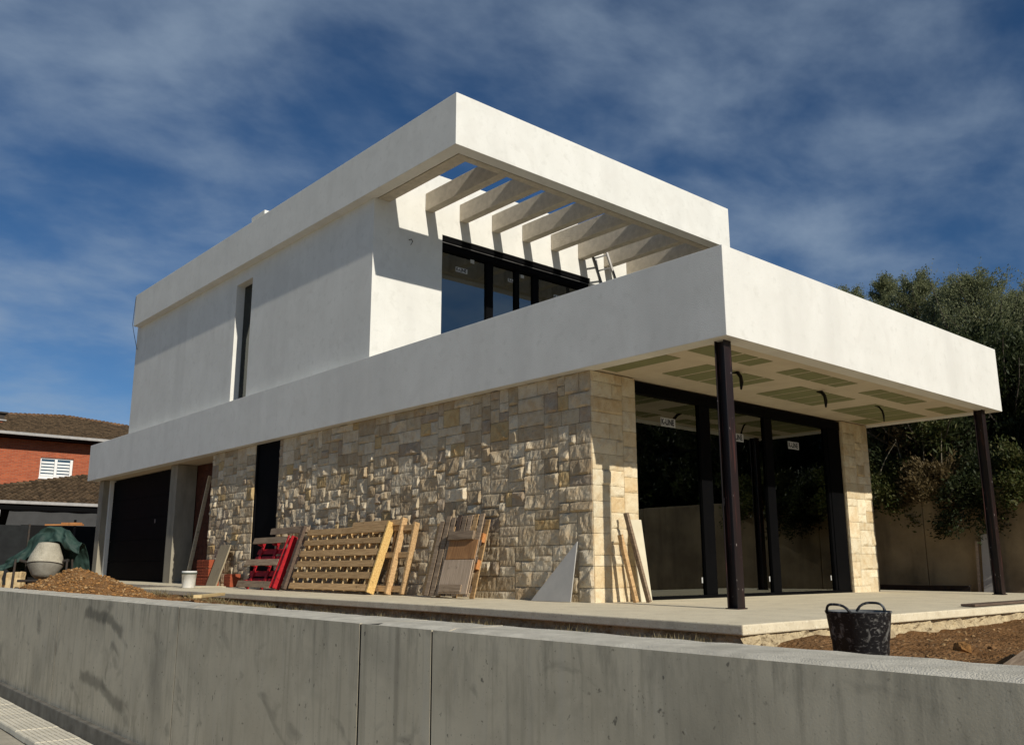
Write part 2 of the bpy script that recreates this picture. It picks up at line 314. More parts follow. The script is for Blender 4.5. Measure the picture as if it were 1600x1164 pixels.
def glass_mat(name, tint, gloss):
    M_ = bpy.data.materials.new(name); M_.use_nodes = True; t = M_.node_tree; t.nodes.clear(); n = t.nodes.new; l = t.links.new
    o = n('ShaderNodeOutputMaterial'); mx = n('ShaderNodeMixShader'); tr = n('ShaderNodeBsdfTransparent'); gl = n('ShaderNodeBsdfGlossy')
    tr.inputs[0].default_value = (*tint, 1); gl.inputs['Roughness'].default_value = .0; gl.inputs[0].default_value = (.9,.95,.93,1)
    fr = n('ShaderNodeFresnel'); fr.inputs[0].default_value = gloss
    l(fr.outputs[0], mx.inputs[0]); l(tr.outputs[0], mx.inputs[1]); l(gl.outputs[0], mx.inputs[2]); l(mx.outputs[0], o.inputs[0])
    return M_
GLASS = glass_mat('dark_solar_glass', (.62,.69,.60), 2.7)

GLASS2 = glass_mat('clear_dark_glass', (.10,.11,.10), 1.45)
def leaf_mat(name, c1, c2, tr=.35):
    M_ = bpy.data.materials.new(name); M_.use_nodes = True; t = M_.node_tree; t.nodes.clear(); n = t.nodes.new; l = t.links.new
    o = n('ShaderNodeOutputMaterial'); d = n('ShaderNodeBsdfPrincipled'); x = n('ShaderNodeBsdfTranslucent'); mx = n('ShaderNodeMixShader'); mx.inputs[0].default_value = tr
    d.inputs['Roughness'].default_value = .6; d.inputs['Specular IOR Level'].default_value = .25
    g = n('ShaderNodeNewGeometry'); cm = n('ShaderNodeMixRGB'); l(g.outputs['Random Per Island'], cm.inputs[0])
    cm.inputs[1].default_value = (*c1,1); cm.inputs[2].default_value = (*c2,1)
    l(cm.outputs[0], d.inputs['Base Color']); l(cm.outputs[0], x.inputs[0]); l(d.outputs[0], mx.inputs[1]); l(x.outputs[0], mx.inputs[2]); l(mx.outputs[0], o.inputs[0])
    return M_
LEAF_T = leaf_mat('grey_green_leaves', (.14,.16,.07), (.27,.28,.155), .45)
LEAF_D = leaf_mat('dark_green_leaves', (.022,.034,.012), (.050,.060,.022))
LEAF_B = leaf_mat('bramble_leaves', (.040,.060,.014), (.095,.090,.028))
LEAF_Y = leaf_mat('dry_straw_leaves', (.085,.06,.024), (.15,.11,.05))
BARK = mat('grey_bark', (.10,.085,.065), (.06,.05,.038), scale=8, bump=.6, stretch=(1,1,.2))

# ================================================================== SETTING
MB().quad((-400,-400,-1.6),(400,-400,-1.6),(400,400,-1.6),(-400,400,-1.6)).build('ground', GROUND)['kind'] = 'structure'
def wx(y): return -5.462 + .0271*y            # front face of the street wall
def wb(y): return wx(y) + .47
ROADZ = -1.16
o = MB().quad((-14,-40,ROADZ),(wx(-40)-.42,-40,ROADZ),(wx(60)-.42,60,ROADZ),(-14,60,ROADZ)).build('road', ROAD); o['kind'] = 'structure'

def heightfield(xs, ys, zf, name, m, smooth=True):
    me = bpy.data.meshes.new(name); nx, ny = len(xs), len(ys)
    V = [(x, y, zf(x, y)) for y in ys for x in xs]
    F = [(j*nx+i, j*nx+i+1, (j+1)*nx+i+1, (j+1)*nx+i) for j in range(ny-1) for i in range(nx-1)]
    me.from_pydata(V, [], F); me.update()
    return link(name, me, m, smooth=smooth)
def yardz(x, y):
    base = -.21 + .19*max(0, min(1, (y-5)/7))
    z = base + .045*fbm(x*1.3, y*1.3, 0) + .02*fbm(x*5, y*5, 3)
    d = math.hypot(x+1.05, (y+1.55)*1.0); z += .10*math.exp(-(d/.35)**2)       # spoil heap by the slab corner
    z += .06*max(0, min(1, (x-1)/3))*max(0, min(1, (-y-.5)/2))
    return z
xs = list(np.arange(-4.95, 2.0, .075)) + list(np.arange(2, 10.4, .3)); ys = list(np.arange(-14, -5, .4)) + list(np.arange(-5, 3, .075)) + list(np.arange(3, 14, .16)) + list(np.arange(14, 40, .7))
heightfield([x for x in xs], ys, lambda x, y: yardz(x, y) if x > wb(y)+.02 else -1.0, 'yard_soil', SOIL)['kind'] = 'structure'

# ---- stones and pebbles lying loose in the soil (nobody could count them)
def rock_mesh(mb, c, r, rng, flat=.7):
    t = (1+5**.5)/2
    P = [(-1,t,0),(1,t,0),(-1,-t,0),(1,-t,0),(0,-1,t),(0,1,t),(0,-1,-t),(0,1,-t),(t,0,-1),(t,0,1),(-t,0,-1),(-t,0,1)]
    F = [(0,11,5),(0,5,1),(0,1,7),(0,7,10),(0,10,11),(1,5,9),(5,11,4),(11,10,2),(10,7,6),(7,1,8),(3,9,4),(3,4,2),(3,2,6),(3,6,8),(3,8,9),(4,9,5),(2,4,11),(6,2,10),(8,6,7),(9,8,1)]
    a = rng.random()*6.28; ca, sa = math.cos(a), math.sin(a); sx_, sy_ = rng.uniform(.7,1.4), rng.uniform(.7,1.2)
    V = []
    for p in P:
        k = r/1.9*rng.uniform(.75, 1.2); x, y, z = p[0]*k*sx_, p[1]*k*sy_, p[2]*k*flat
        V.append((c[0]+x*ca-y*sa, c[1]+x*sa+y*ca, c[2]+z))
    mb.add(V, F)
rng = random.Random(11)
mb = MB()
for i in range(2600):
    y = rng.uniform(-5, 3) if i % 4 else rng.uniform(3, 13); x = rng.uniform(wb(y)+.1, 4.5 if y < -1.4 else -1.95)
    r = rng.choice([.005,.006,.008,.01,.012,.018]) * (1 if y < 3 else 1.4)
    rock_mesh(mb, (x, y, yardz(x, y)+r*.15), r, rng)
mb.build('loose_pebbles', PEBBLE)['kind'] = 'stuff'

# ---- terrace slab with its rubble foundation
t = thing('terrace', 'pale concrete terrace slab around the ground floor of the white house', 'terrace')
poly = [(-1.93,-1.34),(-1.2,-1.33),(0,-1.37),(3,-1.40),(8.6,-1.36),(8.6,25),(-.55,25),(-.55,13.4),(-1.84,13.2),(-1.74,8),(-1.72,3)]
def slab_part(poly, z0, z1, name, m, bev=.012):
    n = len(poly); mbx = MB()
    P = [(x,y,slabz(y)+z0) for x,y in poly] + [(x,y,slabz(y)+z1) for x,y in poly]
    mbx.add(P, [tuple(range(n-1,-1,-1)), tuple(range(n,2*n))] + [(i,(i+1)%n,n+(i+1)%n,n+i) for i in range(n)])
    return mbx.build(name, m, t, bevel=bev)
slab_part(poly, -.085, 0, 'slab', SLAB)
# rubble under the slab: rough strip along the two visible sides
def rubble(path, zlo, zhi, name, amp, nrm):
    V, F = [], []; L = 0; pts = []
    for (a, b) in zip(path[:-1], path[1:]):
        k = max(2, int((Vector(b)-Vector(a)).length/.045))
        pts += [(a[0]+(b[0]-a[0])*i/k, a[1]+(b[1]-a[1])*i/k) for i in range(k)]
    pts.append(path[-1]); nz_ = 7
    for i, (x, y) in enumerate(pts):
        for j in range(nz_):
            v = j/(nz_-1); z = zlo + (zhi-zlo)*v + slabz(y)
            q = amp*(fbm(x*5+9, y*5, z*7) + .5*fbm(x*17, y*17, z*17)) + .10*(1-v)**2
            V.append((x+nrm(x,y)[0]*q, y+nrm(x,y)[1]*q, z))
    for i in range(len(pts)-1):
        for j in range(nz_-1): F.append((i*nz_+j, i*nz_+j+1, (i+1)*nz_+j+1, (i+1)*nz_+j))
    mbx = MB(); mbx.add(V, F); return mbx.build(name, SLABEDGE, t)
rubble([(-1.72,13.2),(-1.62,8),(-1.60,3),(-1.84,-1.30)], -.32, -.085, 'rubble_foundation', .05, lambda x, y: (-1, 0))
rubble([(-1.89,-1.27),(-1.84,-1.29),(0,-1.31),(3,-1.34),(8.5,-1.30)], -.32, -.085, 'rubble_foundation', .05, lambda x, y: (0, -1))
t['kind'] = 'structure'; del t['category']

# ---- street retaining wall, cast panel by panel
rw = thing('retaining_wall', 'long grey cast concrete wall along the street in front of the house', 'wall', (wx(0), 0, -1.16))
def wall_seg(y0, y1, z0, z1, dx0, dx1, name, m, bev, parent, rough=False):
    lx, ly, lz = parent.location
    bm = bmesh.new()
    k = max(1, int((y1-y0)/.12)) if rough else 1
    rows = []
    prof = [(dx0, z0), (dx0, z1)]
    if rough:
        for q in (.02, .12, .22, .32, .42, 1): prof.append((dx0+(dx1-dx0)*q*.999 + (0 if q < 1 else 0), z1))
        prof.append((dx1, z0))
    else: prof += [(dx1, z1), (dx1, z0)]
    for i in range(k+1):
        y = y0+(y1-y0)*i/k; row = []
        for j, (dxx, z) in enumerate(prof):
            X = wx(y)+dxx; Z = z
            if rough and 1 < j < len(prof)-1:
                Z += .003*fbm(X*7, y*7, 1) + .004*fbm(X*25, y*25, 2) - (.012 if j in (3,4) else 0)
            row.append(bm.verts.new((X-lx, y-ly, Z-lz)))
        rows.append(row)
    n = len(prof)
    for i in range(k):
        for j in range(n):
            a, b = rows[i][j], rows[i][(j+1)%n]; c_, d_ = rows[i+1][(j+1)%n], rows[i+1][j]
            f = bm.faces.new((d_, c_, b, a)); f.material_index = 1 if (1 <= j < n-2) and rough else 0
    bm.faces.new(rows[0]); bm.faces.new(rows[-1][::-1])
    bmesh.ops.recalc_face_normals(bm, faces=bm.faces)
    me = bpy.data.meshes.new(name); bm.to_mesh(me); bm.free(); me.materials.append(m)
    if rough: me.materials.append(CONCTOP)
    return link(name, me, m, parent, bevel=bev)
for (a, b) in ((-16,-2.0101),(-1.9959,-1.3221),(-1.3019,1.4639),(1.4761,5.0539),(5.0661,8.8979),(8.9101,13.9979),(14.0101,22),(22.008,45)):
    wall_seg(a, b, -1.1, .15, 0, .47, 'wall_panel', CONC, 0, rw, True)
SEAM = mat('dark_joint_filler', (.03,.028,.025), None, rough=1, bump=0)
for a, b in ((-2.010,-1.996),(-1.322,-1.302),(1.464,1.476),(5.054,5.066),(8.898,8.910),(13.998,14.010)):
    wall_seg(a, b, -1.09, .146 if b-a > .015 else .14, .0015, .3, 'joint_filler', SEAM, 0, rw)
wall_seg(-15.9, 44.9, -1.1, .09, .012, .44, 'joint_light_block', BLACKV, 0, rw)  # black core added behind the joints to keep light from passing through
wall_seg(-16, 45, -1.3, -.96, -.055, .40, 'footing', CONCFOOT, .01, rw)
# ---- ribbed paving along the foot of the wall
sw = thing('sidewalk', 'narrow strip of ribbed pale paving along the foot of the street wall', None, (0,0,ROADZ)); sw['kind'] = 'structure'
MBk = MB()
mbx = MB()
mbx.quad((wx(-16)-.45,-16,-1.14),(wx(-16)+.1,-16,-1.14),(wx(45)+.1,45,-1.14),(wx(45)-.45,45,-1.14))
o = mbx.build('paving_bed', CONCFOOT, sw); o.location = (0,0,-ROADZ)
tb = MB()
for k in range(8): tb.box(-.19+k*.048, -.19+k*.048+.038, -.193, .193, 0, .034)
tb.box(-.196, .196, -.196, .196, -.02, .027)
tme = bpy.data.meshes.new('paving_tile'); tme.from_pydata(tb.v, [], tb.f); tme.materials.append(TILE)
ang = math.atan(.0271)
for k in range(-3, 40):
    y = -3+.4*k
    if y > 14: break
    o = link('paving_tile', tme, TILE, sw); o.location = (wx(y)-.255, y, -1.128-ROADZ+RND.uniform(-.002,.002)); o.rotation_euler = (0,0,-ang)

# ---- garden wall on the right and the bank behind it
GX = 10.0
gw = thing('garden_wall', 'stained brown concrete retaining wall behind the house at right', 'wall', (GX, 0, 0))
yy = -15.0
while yy < 30:
    mbx = MB(); mbx.box(0, .3, yy+.006, yy+2.494, -.6, 1.93 + RND.uniform(-.015,.015)); mbx.build('wall_panel', GWALL, gw, bevel=.01); yy += 2.5
def hillz(x, y): 
    return 1.75 + .30*max(0, x-10.3)**.85 + .18*fbm(x*.5, y*.5)
heightfield(list(np.arange(10.28, 60, .8)), list(np.arange(-30, 60, 1.0)), hillz, 'hillside', HILL)['kind'] = 'structure'

# ================================================================== THE WHITE HOUSE
HB, HT, LL, WW = 3.0, 4.08, 23.12, 7.82
RB, RT, BY, MM, NN = 7.24, 8.17, 5.05, 15.15, 7.59
house = thing('house', 'unfinished white modern two storey house with stone ground floor', 'house')
def P(name, m, *boxes, bevel=.006, parent=None, label=None):
    mbx = MB()
    for b in boxes: mbx.box(*b)
    o = mbx.build(name, m, parent or house, bevel=bevel)
    if label: o['label'] = label
    return o
TH = .24
def band(name, x0, y0, x1, y1, th1, th2, z0, z1, labs):
    o = MB().prism([(x0,y0),(x1,y0),(x1,y0+th1),(x0+th1,y0+th1),(x0+th1,y1),(x0,y1)], z0, z1).build(name, PLASTER, house, bevel=.006); o['label'] = labs[0]
    o = MB().prism([(x1,y1),(x0+th1+.0005,y1),(x0+th1+.0005,y1-th2),(x1-th2,y1-th2),(x1-th2,y0+th1+.0005),(x1,y0+th1+.0005)], z0, z1).build(name, PLASTER, house); o['label'] = labs[1]
band('balcony_parapet', 0, 0, WW, LL, TH, TH, HB, HT, ('white parapet band round the near corner of the house', 'back stretch of the white parapet band'))
soffit = P('soffit', SOFFIT, (TH-.06,WW-TH+.06,TH-.06,LL-TH+.06,HB+.012,HB+.18), bevel=0)
P('terrace_floor', GREYCON, (TH,WW-TH,TH,LL-TH,HB+.19,HB+.32), bevel=0)
# inner shadow-gap strip of the soffit edge
def panel(x0, x1, y0, y1):
    P('plasterboard_panel', GREEN, (x0,x1,y0,y1,HB+.007,HB+.0118), bevel=0, parent=soffit)
def block(x0, x1, y0, y1, cuts):
    xs_ = [x0]+cuts+[x1]
    for a, b in zip(xs_[:-1], xs_[1:]): panel(a+.026, b-.026, y0, y1)
block(.27, 1.62, .43, .78, [.95, 1.30]); block(2.18, 3.78, .43, .78, [2.52, 3.05, 3.52]); block(4.40, 5.98, .43, .78, [4.74, 5.25, 5.72]); block(6.62, 7.50, .43, .78, [6.96])
block(1.07, 2.67, 1.08, 1.83, [1.44, 1.90, 2.40]); block(3.29, 4.93, 1.08, 1.83, [3.66, 4.14, 4.64]); block(5.52, 7.42, 1.08, 1.86, [5.86, 6.34, 6.84])
panel(.27, .56, 1.09, 2.17); panel(6.86, 7.42, 1.90, 2.24)
# cables hanging out of the soffit
for (a, b, r) in (((1.76,1.15),(1.63,.95),.026),((3.86,1.13),(3.72,.93),.026),((5.70,1.17),(5.69,1.03),.016)):
    mbx = MB(); A3, B3 = Vector((*a, HB+.012)), Vector((*b, HB-.27)); mid = A3.lerp(B3, .5)+Vector((.035,-.035,.05))
    mbx.tube([A3, A3.lerp(mid, .5)+Vector((.01,-.01,.02)), mid, mid.lerp(B3, .5)+Vector((.006,-.006,.01)), B3], [r*.8,r,r,r,r*.5], 6); mbx.build('hanging_cable', CABLE, house, smooth=True)

# ---- ground floor walls with individually laid stones
def pack(U, V, cell, rng, wr, hr):
    nx, ny = max(1, round(U/cell)), max(1, round(V/cell)); g = np.zeros((ny, nx), bool); R = []
    cu, cv = U/nx, V/ny
    for j in range(ny):
        for i in range(nx):
            if g[j, i]: continue
            w_ = rng.randint(*wr); h_ = rng.choice(hr)
            w_ = min(w_, nx-i); h_ = min(h_, ny-j)
            if nx-i-w_ == 1 and w_ > 2: w_ += 1 if rng.random() < .5 else -1
            if ny-j-h_ == 1: h_ += 1
            k = 0
            while k < w_ and i+k < nx and not g[j, i+k]: k += 1
            w_ = max(1, k)
            if i+w_ < nx-0 and i+w_+1 <= nx and (i+w_+1 >= nx or g[j, min(i+w_+1, nx-1)]) and not g[j, min(i+w_, nx-1)]: w_ = min(w_+1, nx-i)
            while h_ > 1 and g[j:j+h_, i:i+w_].any(): h_ -= 1
            if g[j:j+h_, i:i+w_].any():
                while w_ > 1 and g[j:j+h_, i:i+w_].any(): w_ -= 1
            g[j:j+h_, i:i+w_] = True; R.append((i*cu, j*cv, w_*cu, h_*cv))
    return R
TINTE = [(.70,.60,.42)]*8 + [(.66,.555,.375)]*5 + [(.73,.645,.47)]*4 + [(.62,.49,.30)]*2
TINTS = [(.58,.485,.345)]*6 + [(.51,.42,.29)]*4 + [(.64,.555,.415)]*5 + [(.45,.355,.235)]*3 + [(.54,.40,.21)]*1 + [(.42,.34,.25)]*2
STONES = []
def stone_verts(w_, h_, amp, seed, rng, gap=.005):
    nu = max(5, int(w_/.026)); nv = max(5, int(h_/.028)); V = []
    U0, V0 = w_-2*gap, h_-2*gap; k_ = amp/.036
    # split face: the lower envelope of a few broken planes
    pls = [(rng.uniform(.75,1.35)*amp, rng.gauss(0,.30)*k_, rng.gauss(0,.20)*k_, rng.uniform(-U0/2,U0/2), rng.uniform(-V0/2,V0/2)) for _ in range(rng.randint(4,7))]
    for j in range(nv+1):
        for i in range(nu+1):
            u = -U0/2+U0*i/nu; v = -V0/2+V0*j/nv
            ed = min(u+U0/2, U0/2-u, v+V0/2, V0/2-v); e = min(1, ed/.016)
            jx = .007*fbm(u*30+seed, v*30, 1, 2) if 0 < i < nu else .003*fbm(v*18+seed, 2, 0, 2)
            jy = .007*fbm(u*30, v*30+seed, 4, 2) if 0 < j < nv else .003*fbm(u*18+seed, 7, 0, 2)
            q = min(c0 + gu*(u-pu) + gv*(v-pv) for c0, gu, gv, pu, pv in pls)
            q = max(.12*amp, min(1.7*amp, q)) + amp*(.22*fbm(u*16+seed*3.1, v*8, seed, 3) + .16*fbm(u*45+seed, v*30, seed+5, 2))
            V.append((u+jx, v+jy, max(.004, .008 + e*q)))
    F = [(j*(nu+1)+i, j*(nu+1)+i+1, (j+1)*(nu+1)+i+1, (j+1)*(nu+1)+i) for j in range(nv) for i in range(nu)]
    n0 = len(V); B = [j for j in range(nu+1)] + [(j+1)*(nu+1)-1 for j in range(1, nv+1)] + [nv*(nu+1)+i for i in range(nu-1, -1, -1)] + [j*(nu+1) for j in range(nv-1, 0, -1)]
    for b in B: V.append((V[b][0], V[b][1], -.03))
    k = len(B)
    for i in range(k): F.append((B[(i+1)%k], B[i], n0+i, n0+(i+1)%k))
    return V, F
def lay(parent, org, uax, U, V, nrm, amp, seed, wr=(3,8), hr=(2,2,3,3,3,3,4), cell=.068):
    rng = random.Random(seed)
    org, uax, nrm = Vector(org), Vector(uax), Vector(nrm)
    for (u, v, w_, h_) in pack(U, V, cell, rng, wr, hr):
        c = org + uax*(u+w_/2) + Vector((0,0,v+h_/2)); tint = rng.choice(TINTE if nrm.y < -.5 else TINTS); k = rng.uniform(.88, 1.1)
        d = (c-Vector(CAM)).length
        STONES.append((w_*h_/d**2, parent, c, uax, nrm, w_, h_, amp, rng.random()*50, tuple(x*k for x in tint), rng.randint(0, 10**6)))
SX, SY, S1, S2, S3 = .165, 2.285, 11.0, 12.09, 14.29
core = P('stone_wall', MORTAR, (SX+.012,.50,SY+.012,S1,-.2,HB+.005), bevel=0)
corel = P('stone_wall', MORTAR, (SX+.012,.50,S2,S3,-.2,HB+.005), bevel=0)
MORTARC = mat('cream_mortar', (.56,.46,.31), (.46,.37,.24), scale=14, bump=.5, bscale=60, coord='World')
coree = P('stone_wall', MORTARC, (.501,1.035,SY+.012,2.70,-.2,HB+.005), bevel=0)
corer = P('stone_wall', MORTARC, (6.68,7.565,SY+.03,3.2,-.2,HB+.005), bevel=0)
Z0 = -.02
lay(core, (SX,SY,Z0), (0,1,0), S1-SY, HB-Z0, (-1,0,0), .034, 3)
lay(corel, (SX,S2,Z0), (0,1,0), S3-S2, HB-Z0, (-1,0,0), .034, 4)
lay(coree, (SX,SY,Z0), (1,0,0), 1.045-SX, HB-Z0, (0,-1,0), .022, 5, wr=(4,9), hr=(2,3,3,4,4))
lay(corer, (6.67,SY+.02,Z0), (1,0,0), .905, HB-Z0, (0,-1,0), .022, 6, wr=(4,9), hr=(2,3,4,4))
STONES.sort(key=lambda s: -s[0])
rest = ([], [], [])
for idx, (_, par, c, ua, nn, w_, h_, amp, sd_, tint, rs) in enumerate(STONES):
    V, F = stone_verts(w_, h_, amp, sd_, random.Random(rs), .0035 if amp > .025 else .0025)
    up = Vector((0,0,1)); flip = ua.cross(up).dot(nn) < 0
    VV = [ua*a + up*b + nn*q for a, b, q in V]
    if flip: F = [f[::-1] for f in F]
    if idx < 300:
        me = bpy.data.meshes.new('stone'); me.from_pydata([tuple(v) for v in VV], [], F)
        ca = me.color_attributes.new('tint', 'FLOAT_COLOR', 'POINT'); ca.data.foreach_set('color', list((*tint, 1))*len(VV))
        link('stone', me, STONE, par, loc=c)
    else:
        b = len(rest[0]); rest[0].extend(tuple(v+c) for v in VV); rest[1].extend(tuple(b+i for i in f) for f in F); rest[2].extend([(*tint, 1)]*len(VV))
me = bpy.data.meshes.new('far_stones'); me.from_pydata(rest[0], [], rest[1])
ca = me.color_attributes.new('tint', 'FLOAT_COLOR', 'POINT'); ca.data.foreach_set('color', [x for q in rest[2] for x in q])
link('far_stones', me, STONE, house)['kind'] = 'stuff'

# black slot door, garage and brick infill
sd_ = P('slot_door', BLACKD, (.20,.24,S1+.001,S2-.001,-.1,HB+.005), bevel=0)
P('frame', BLACKM, (.17,.2,S1+.001,S1+.06,.03,HB-.01), bevel=.003, parent=sd_); P('frame', BLACKM, (.17,.2,S2-.06,S2-.001,.03,HB-.01), bevel=.003, parent=sd_)
gd = thing('garage_door', None, None); gd.parent = house
gdz = [.05,.62,1.2,1.78,2.36,2.96]
for a, b in zip(gdz[:-1], gdz[1:]): P('door_panel', BLACKD, (.60,.64,17.28,22.65,a+.003,b-.003), bevel=.004, parent=gd)
P('lock', ALU, (.585,.6,18.85,18.90,1.62,1.72), bevel=.004, parent=gd)
P('door_backing', BLACKV, (.65,.7,17.0,22.9,-.1,HB), bevel=0, parent=gd)
P('concrete_column', GREYCON, (.33,.72,22.62,23.0,-.1,HB+.005), label='concrete column at the far left end of the garage')
P('concrete_column', GREYCON, (.33,.84,16.86,17.30,-.1,HB+.005), label='concrete column between garage door and brick infill')
bw = P('brick_infill', CLAYW, (.86,.98,S3-.3,17.0,-.1,HB+.005), bevel=0)
bme = MB().box(0,.02,0,.285,0,.172); bmesh_ = bpy.data.meshes.new('brick'); bmesh_.from_pydata(bme.v, [], bme.f); bmesh_.materials.append(CLAYW)
for r in range(16):
    y = S3-.2+(.145 if r % 2 else 0)
    while y < 16.6:
        o = link('brick', bmesh_, CLAYW, bw); o.location = (.845, y, .05+r*.185); y += .30
P('wall', MORTAR, (.5005,.98,S3-.4,S3-.31,-.1,HB+.005), bevel=0)
# rest of the ground floor shell
P('wall', PLASTER, (7.40,7.56,3.21,LL-.3,-.2,HB+.005), (.50,7.40,22.5,22.7,-.2,HB+.005), bevel=0)
P('interior_wall', INTER, (1.04,7.39,8.0,8.2,-.1,HB+.005), (.51,1.03,2.72,8.2,-.1,HB+.005), bevel=0)
P('interior_floor', INFLOOR, (1.0,7.4,2.36,8.0,-.06,.015), bevel=0)
P('interior_column', INTER, (2.3,2.55,5.2,5.45,.016,HB+.004), (5.0,5.2,6.2,6.4,.016,HB+.004), bevel=0)

# ---- ground floor glazing
GY = 2.40
gz = thing('sliding_glazing', None, None); gz.parent = house
P('top_rail', BLACKM, (1.04,6.68,GY-.05,GY+.08,2.83,2.985), bevel=.003, parent=gz)
P('bottom_rail', BLACKM, (1.04,6.68,GY-.05,GY+.08,.0,.055), bevel=.003, parent=gz)
for (a, b) in ((1.04,1.10),(2.60,2.86),(4.32,4.54),(6.20,6.26)):
    P('stile', BLACKM, (a,b,GY-.03,GY+.06,.056,2.829), bevel=.003, parent=gz)
P('side_panel', BLACKM, (6.261,6.672,GY-.045,GY+.05,.056,2.829), bevel=.003, parent=gz)
panes = []
for (a, b) in ((1.101,2.599),(2.861,4.319),(4.541,6.199)):
    panes.append(P('pane', GLASS, (a,b,GY+.005,GY+.017,.057,2.828), bevel=0, parent=gz))
def sticker(parent, x, y, z, w_, h_, text=None, tsize=None):
    o = MB().box(-w_/2, w_/2, -.0015, 0, -h_/2, h_/2).build('label', PAPER, parent); o.location = (x, y, z)
    if text:
        cu = bpy.data.curves.new('t', 'FONT'); cu.body = text; cu.size = tsize; cu.align_x = 'CENTER'; cu.align_y = 'CENTER'; cu.offset = .004
        to = bpy.data.objects.new('t', cu); COL.objects.link(to)
        dg = bpy.context.evaluated_depsgraph_get(); me = bpy.data.meshes.new_from_object(to.evaluated_get(dg)); bpy.data.objects.remove(to)
        co = np.empty(len(me.vertices)*3, 'f'); me.vertices.foreach_get('co', co); co = co.reshape(-1,3)
        wd = np.ptp(co[:,0]); co[:,0] = (co[:,0]-co[:,0].mean())/wd*w_*.86
        co = np.stack([co[:,0], np.full(len(co), -.0035), co[:,1]], 1).astype('f'); me.vertices.foreach_set('co', co.ravel()); me.update(); me.materials.clear()
        link('lettering', me, INK, o)
    return o
for (x, z), k in zip(((1.90,2.49),(3.60,2.43),(5.21,2.44)), range(3)):
    sticker(panes[k], x, GY+.004, z, .33, .125, 'K-LINE', .12)
for x in (2.56, 4.28, 6.13): sticker(panes[(2.56,4.28,6.13).index(x)], x-.02, GY+.004, .26, .025, .08)

# ---- steel posts (H sections)
for lab, x in (('steel post at the near corner of the balcony', .21), ('steel post at the far right end of the balcony', 7.39)):
    y = .21; b = .068; tf = .012
    pts = [(-b,-b),(b,-b),(b,-b+tf),(.006,-b+tf),(.006,b-tf),(b,b-tf),(b,b),(-b,b),(-b,b-tf),(-.006,b-tf),(-.006,-b+tf),(-b,-b+tf)]
    mbx = MB(); mbx.prism(pts, 0, HB); o = mbx.build('steel_post', RUST, house, bevel=.002, loc=(x,y,0)); o['label'] = lab
    bpz = MB().box(-.085,.085,-.085,.085,.001,.014).build('base_plate', RUST, o, bevel=.002)

# ---- upper storey
UX, UY = .20, 7.80
UE = 20.42
WX0, WX1, WZ1 = 1.80, 6.03, 6.91
up = P('upper_wall', PLASTER, (UX,.50,UY,12.87,HB+.1,RB+.9), (UX,.50,13.70,UE,HB+.1,RB+.9), (UX,.50,12.87,13.70,6.94,RB+.9), bevel=0, label='long grey-lit side wall of the upper storey')
P('upper_wall', PLASTER, (.5005,WX0,UY,UY+.3,HB+.1,RB+.9), (WX0,WX1,UY,UY+.3,WZ1,RB+.9), (WX1,7.30,UY,UY+.3,HB+.1,RB+.9), bevel=0, label='balcony wall of the upper storey around the window')
P('upper_wall', PLASTER, (7.05,7.30,UY+.301,UE,HB+.1,RB+.9), (.50,7.05,UE-.25,UE,HB+.1,RB+.9), bevel=0)
sl = P('slot_window', BLACKM, (.41,.47,12.871,13.699,HB+.4,6.939), bevel=0)
P('pane', GLASS2, (.395,.403,12.90,13.68,HB+.5,6.92), bevel=0, parent=sl)
# upper window
uw = thing('balcony_window', None, None); uw.parent = house
WY = UY+.14
P('head_box', BLACKM, (WX0+.001,WX1-.001,UY+.02,WY+.10,6.80,WZ1-.002), (WX0+.001,WX1-.001,UY+.05,WY+.10,6.64,6.795), bevel=.004, parent=uw)
P('head_trim', ALU, (WX0+.02,WX1-.02,UY+.045,UY+.05,6.775,6.79), bevel=0, parent=uw)
for (a, b) in ((1.805,1.86),(3.03,3.21),(3.82,3.94),(4.34,4.51),(5.93,6.025)):
    P('stile', BLACKM, (a,b,WY-.04,WY+.06,HB+.33,6.639), bevel=.003, parent=uw)
ups = []
for (a, b) in ((1.861,3.029),(3.211,3.819),(3.941,4.339),(4.511,5.929)):
    ups.append(P('pane', GLASS, (a,b,WY,WY+.012,HB+.33,6.638), bevel=0, parent=uw))
sticker(ups[0], 2.40, WY-.001, 6.33, .30, .10, 'K-LINE', .1); sticker(ups[0], 2.68, WY-.001, 6.58, .10, .08)
sticker(ups[1], 3.72, WY-.001, 6.40, .14, .075, 'K-L', .09); sticker(ups[2], 4.06, WY-.001, 6.56, .10, .07); sticker(ups[3], 5.15, WY-.001, 6.30, .30, .10, 'K-LINE', .1)
P('upper_room', INTER, (.52,7.04,10.5,10.6,HB+.33,RB), (.505,.54,UY+.31,10.5,HB+.33,6.9), (.55,7.04,UY+.31,10.5,HB+.321,HB+.33), bevel=0)
P('upper_ceiling', SOFFIT, (.51,7.04,UY+.31,UE-.3,RB-.2,RB), bevel=0)
mbx = MB(); mbx.tube([(1.0,UY+.01,6.60),(1.02,UY-.06,6.60),(1.03,UY-.09,6.55),(1.0,UY-.07,6.48)], .008, 5); mbx.build('wall_wire', CABLE, house)

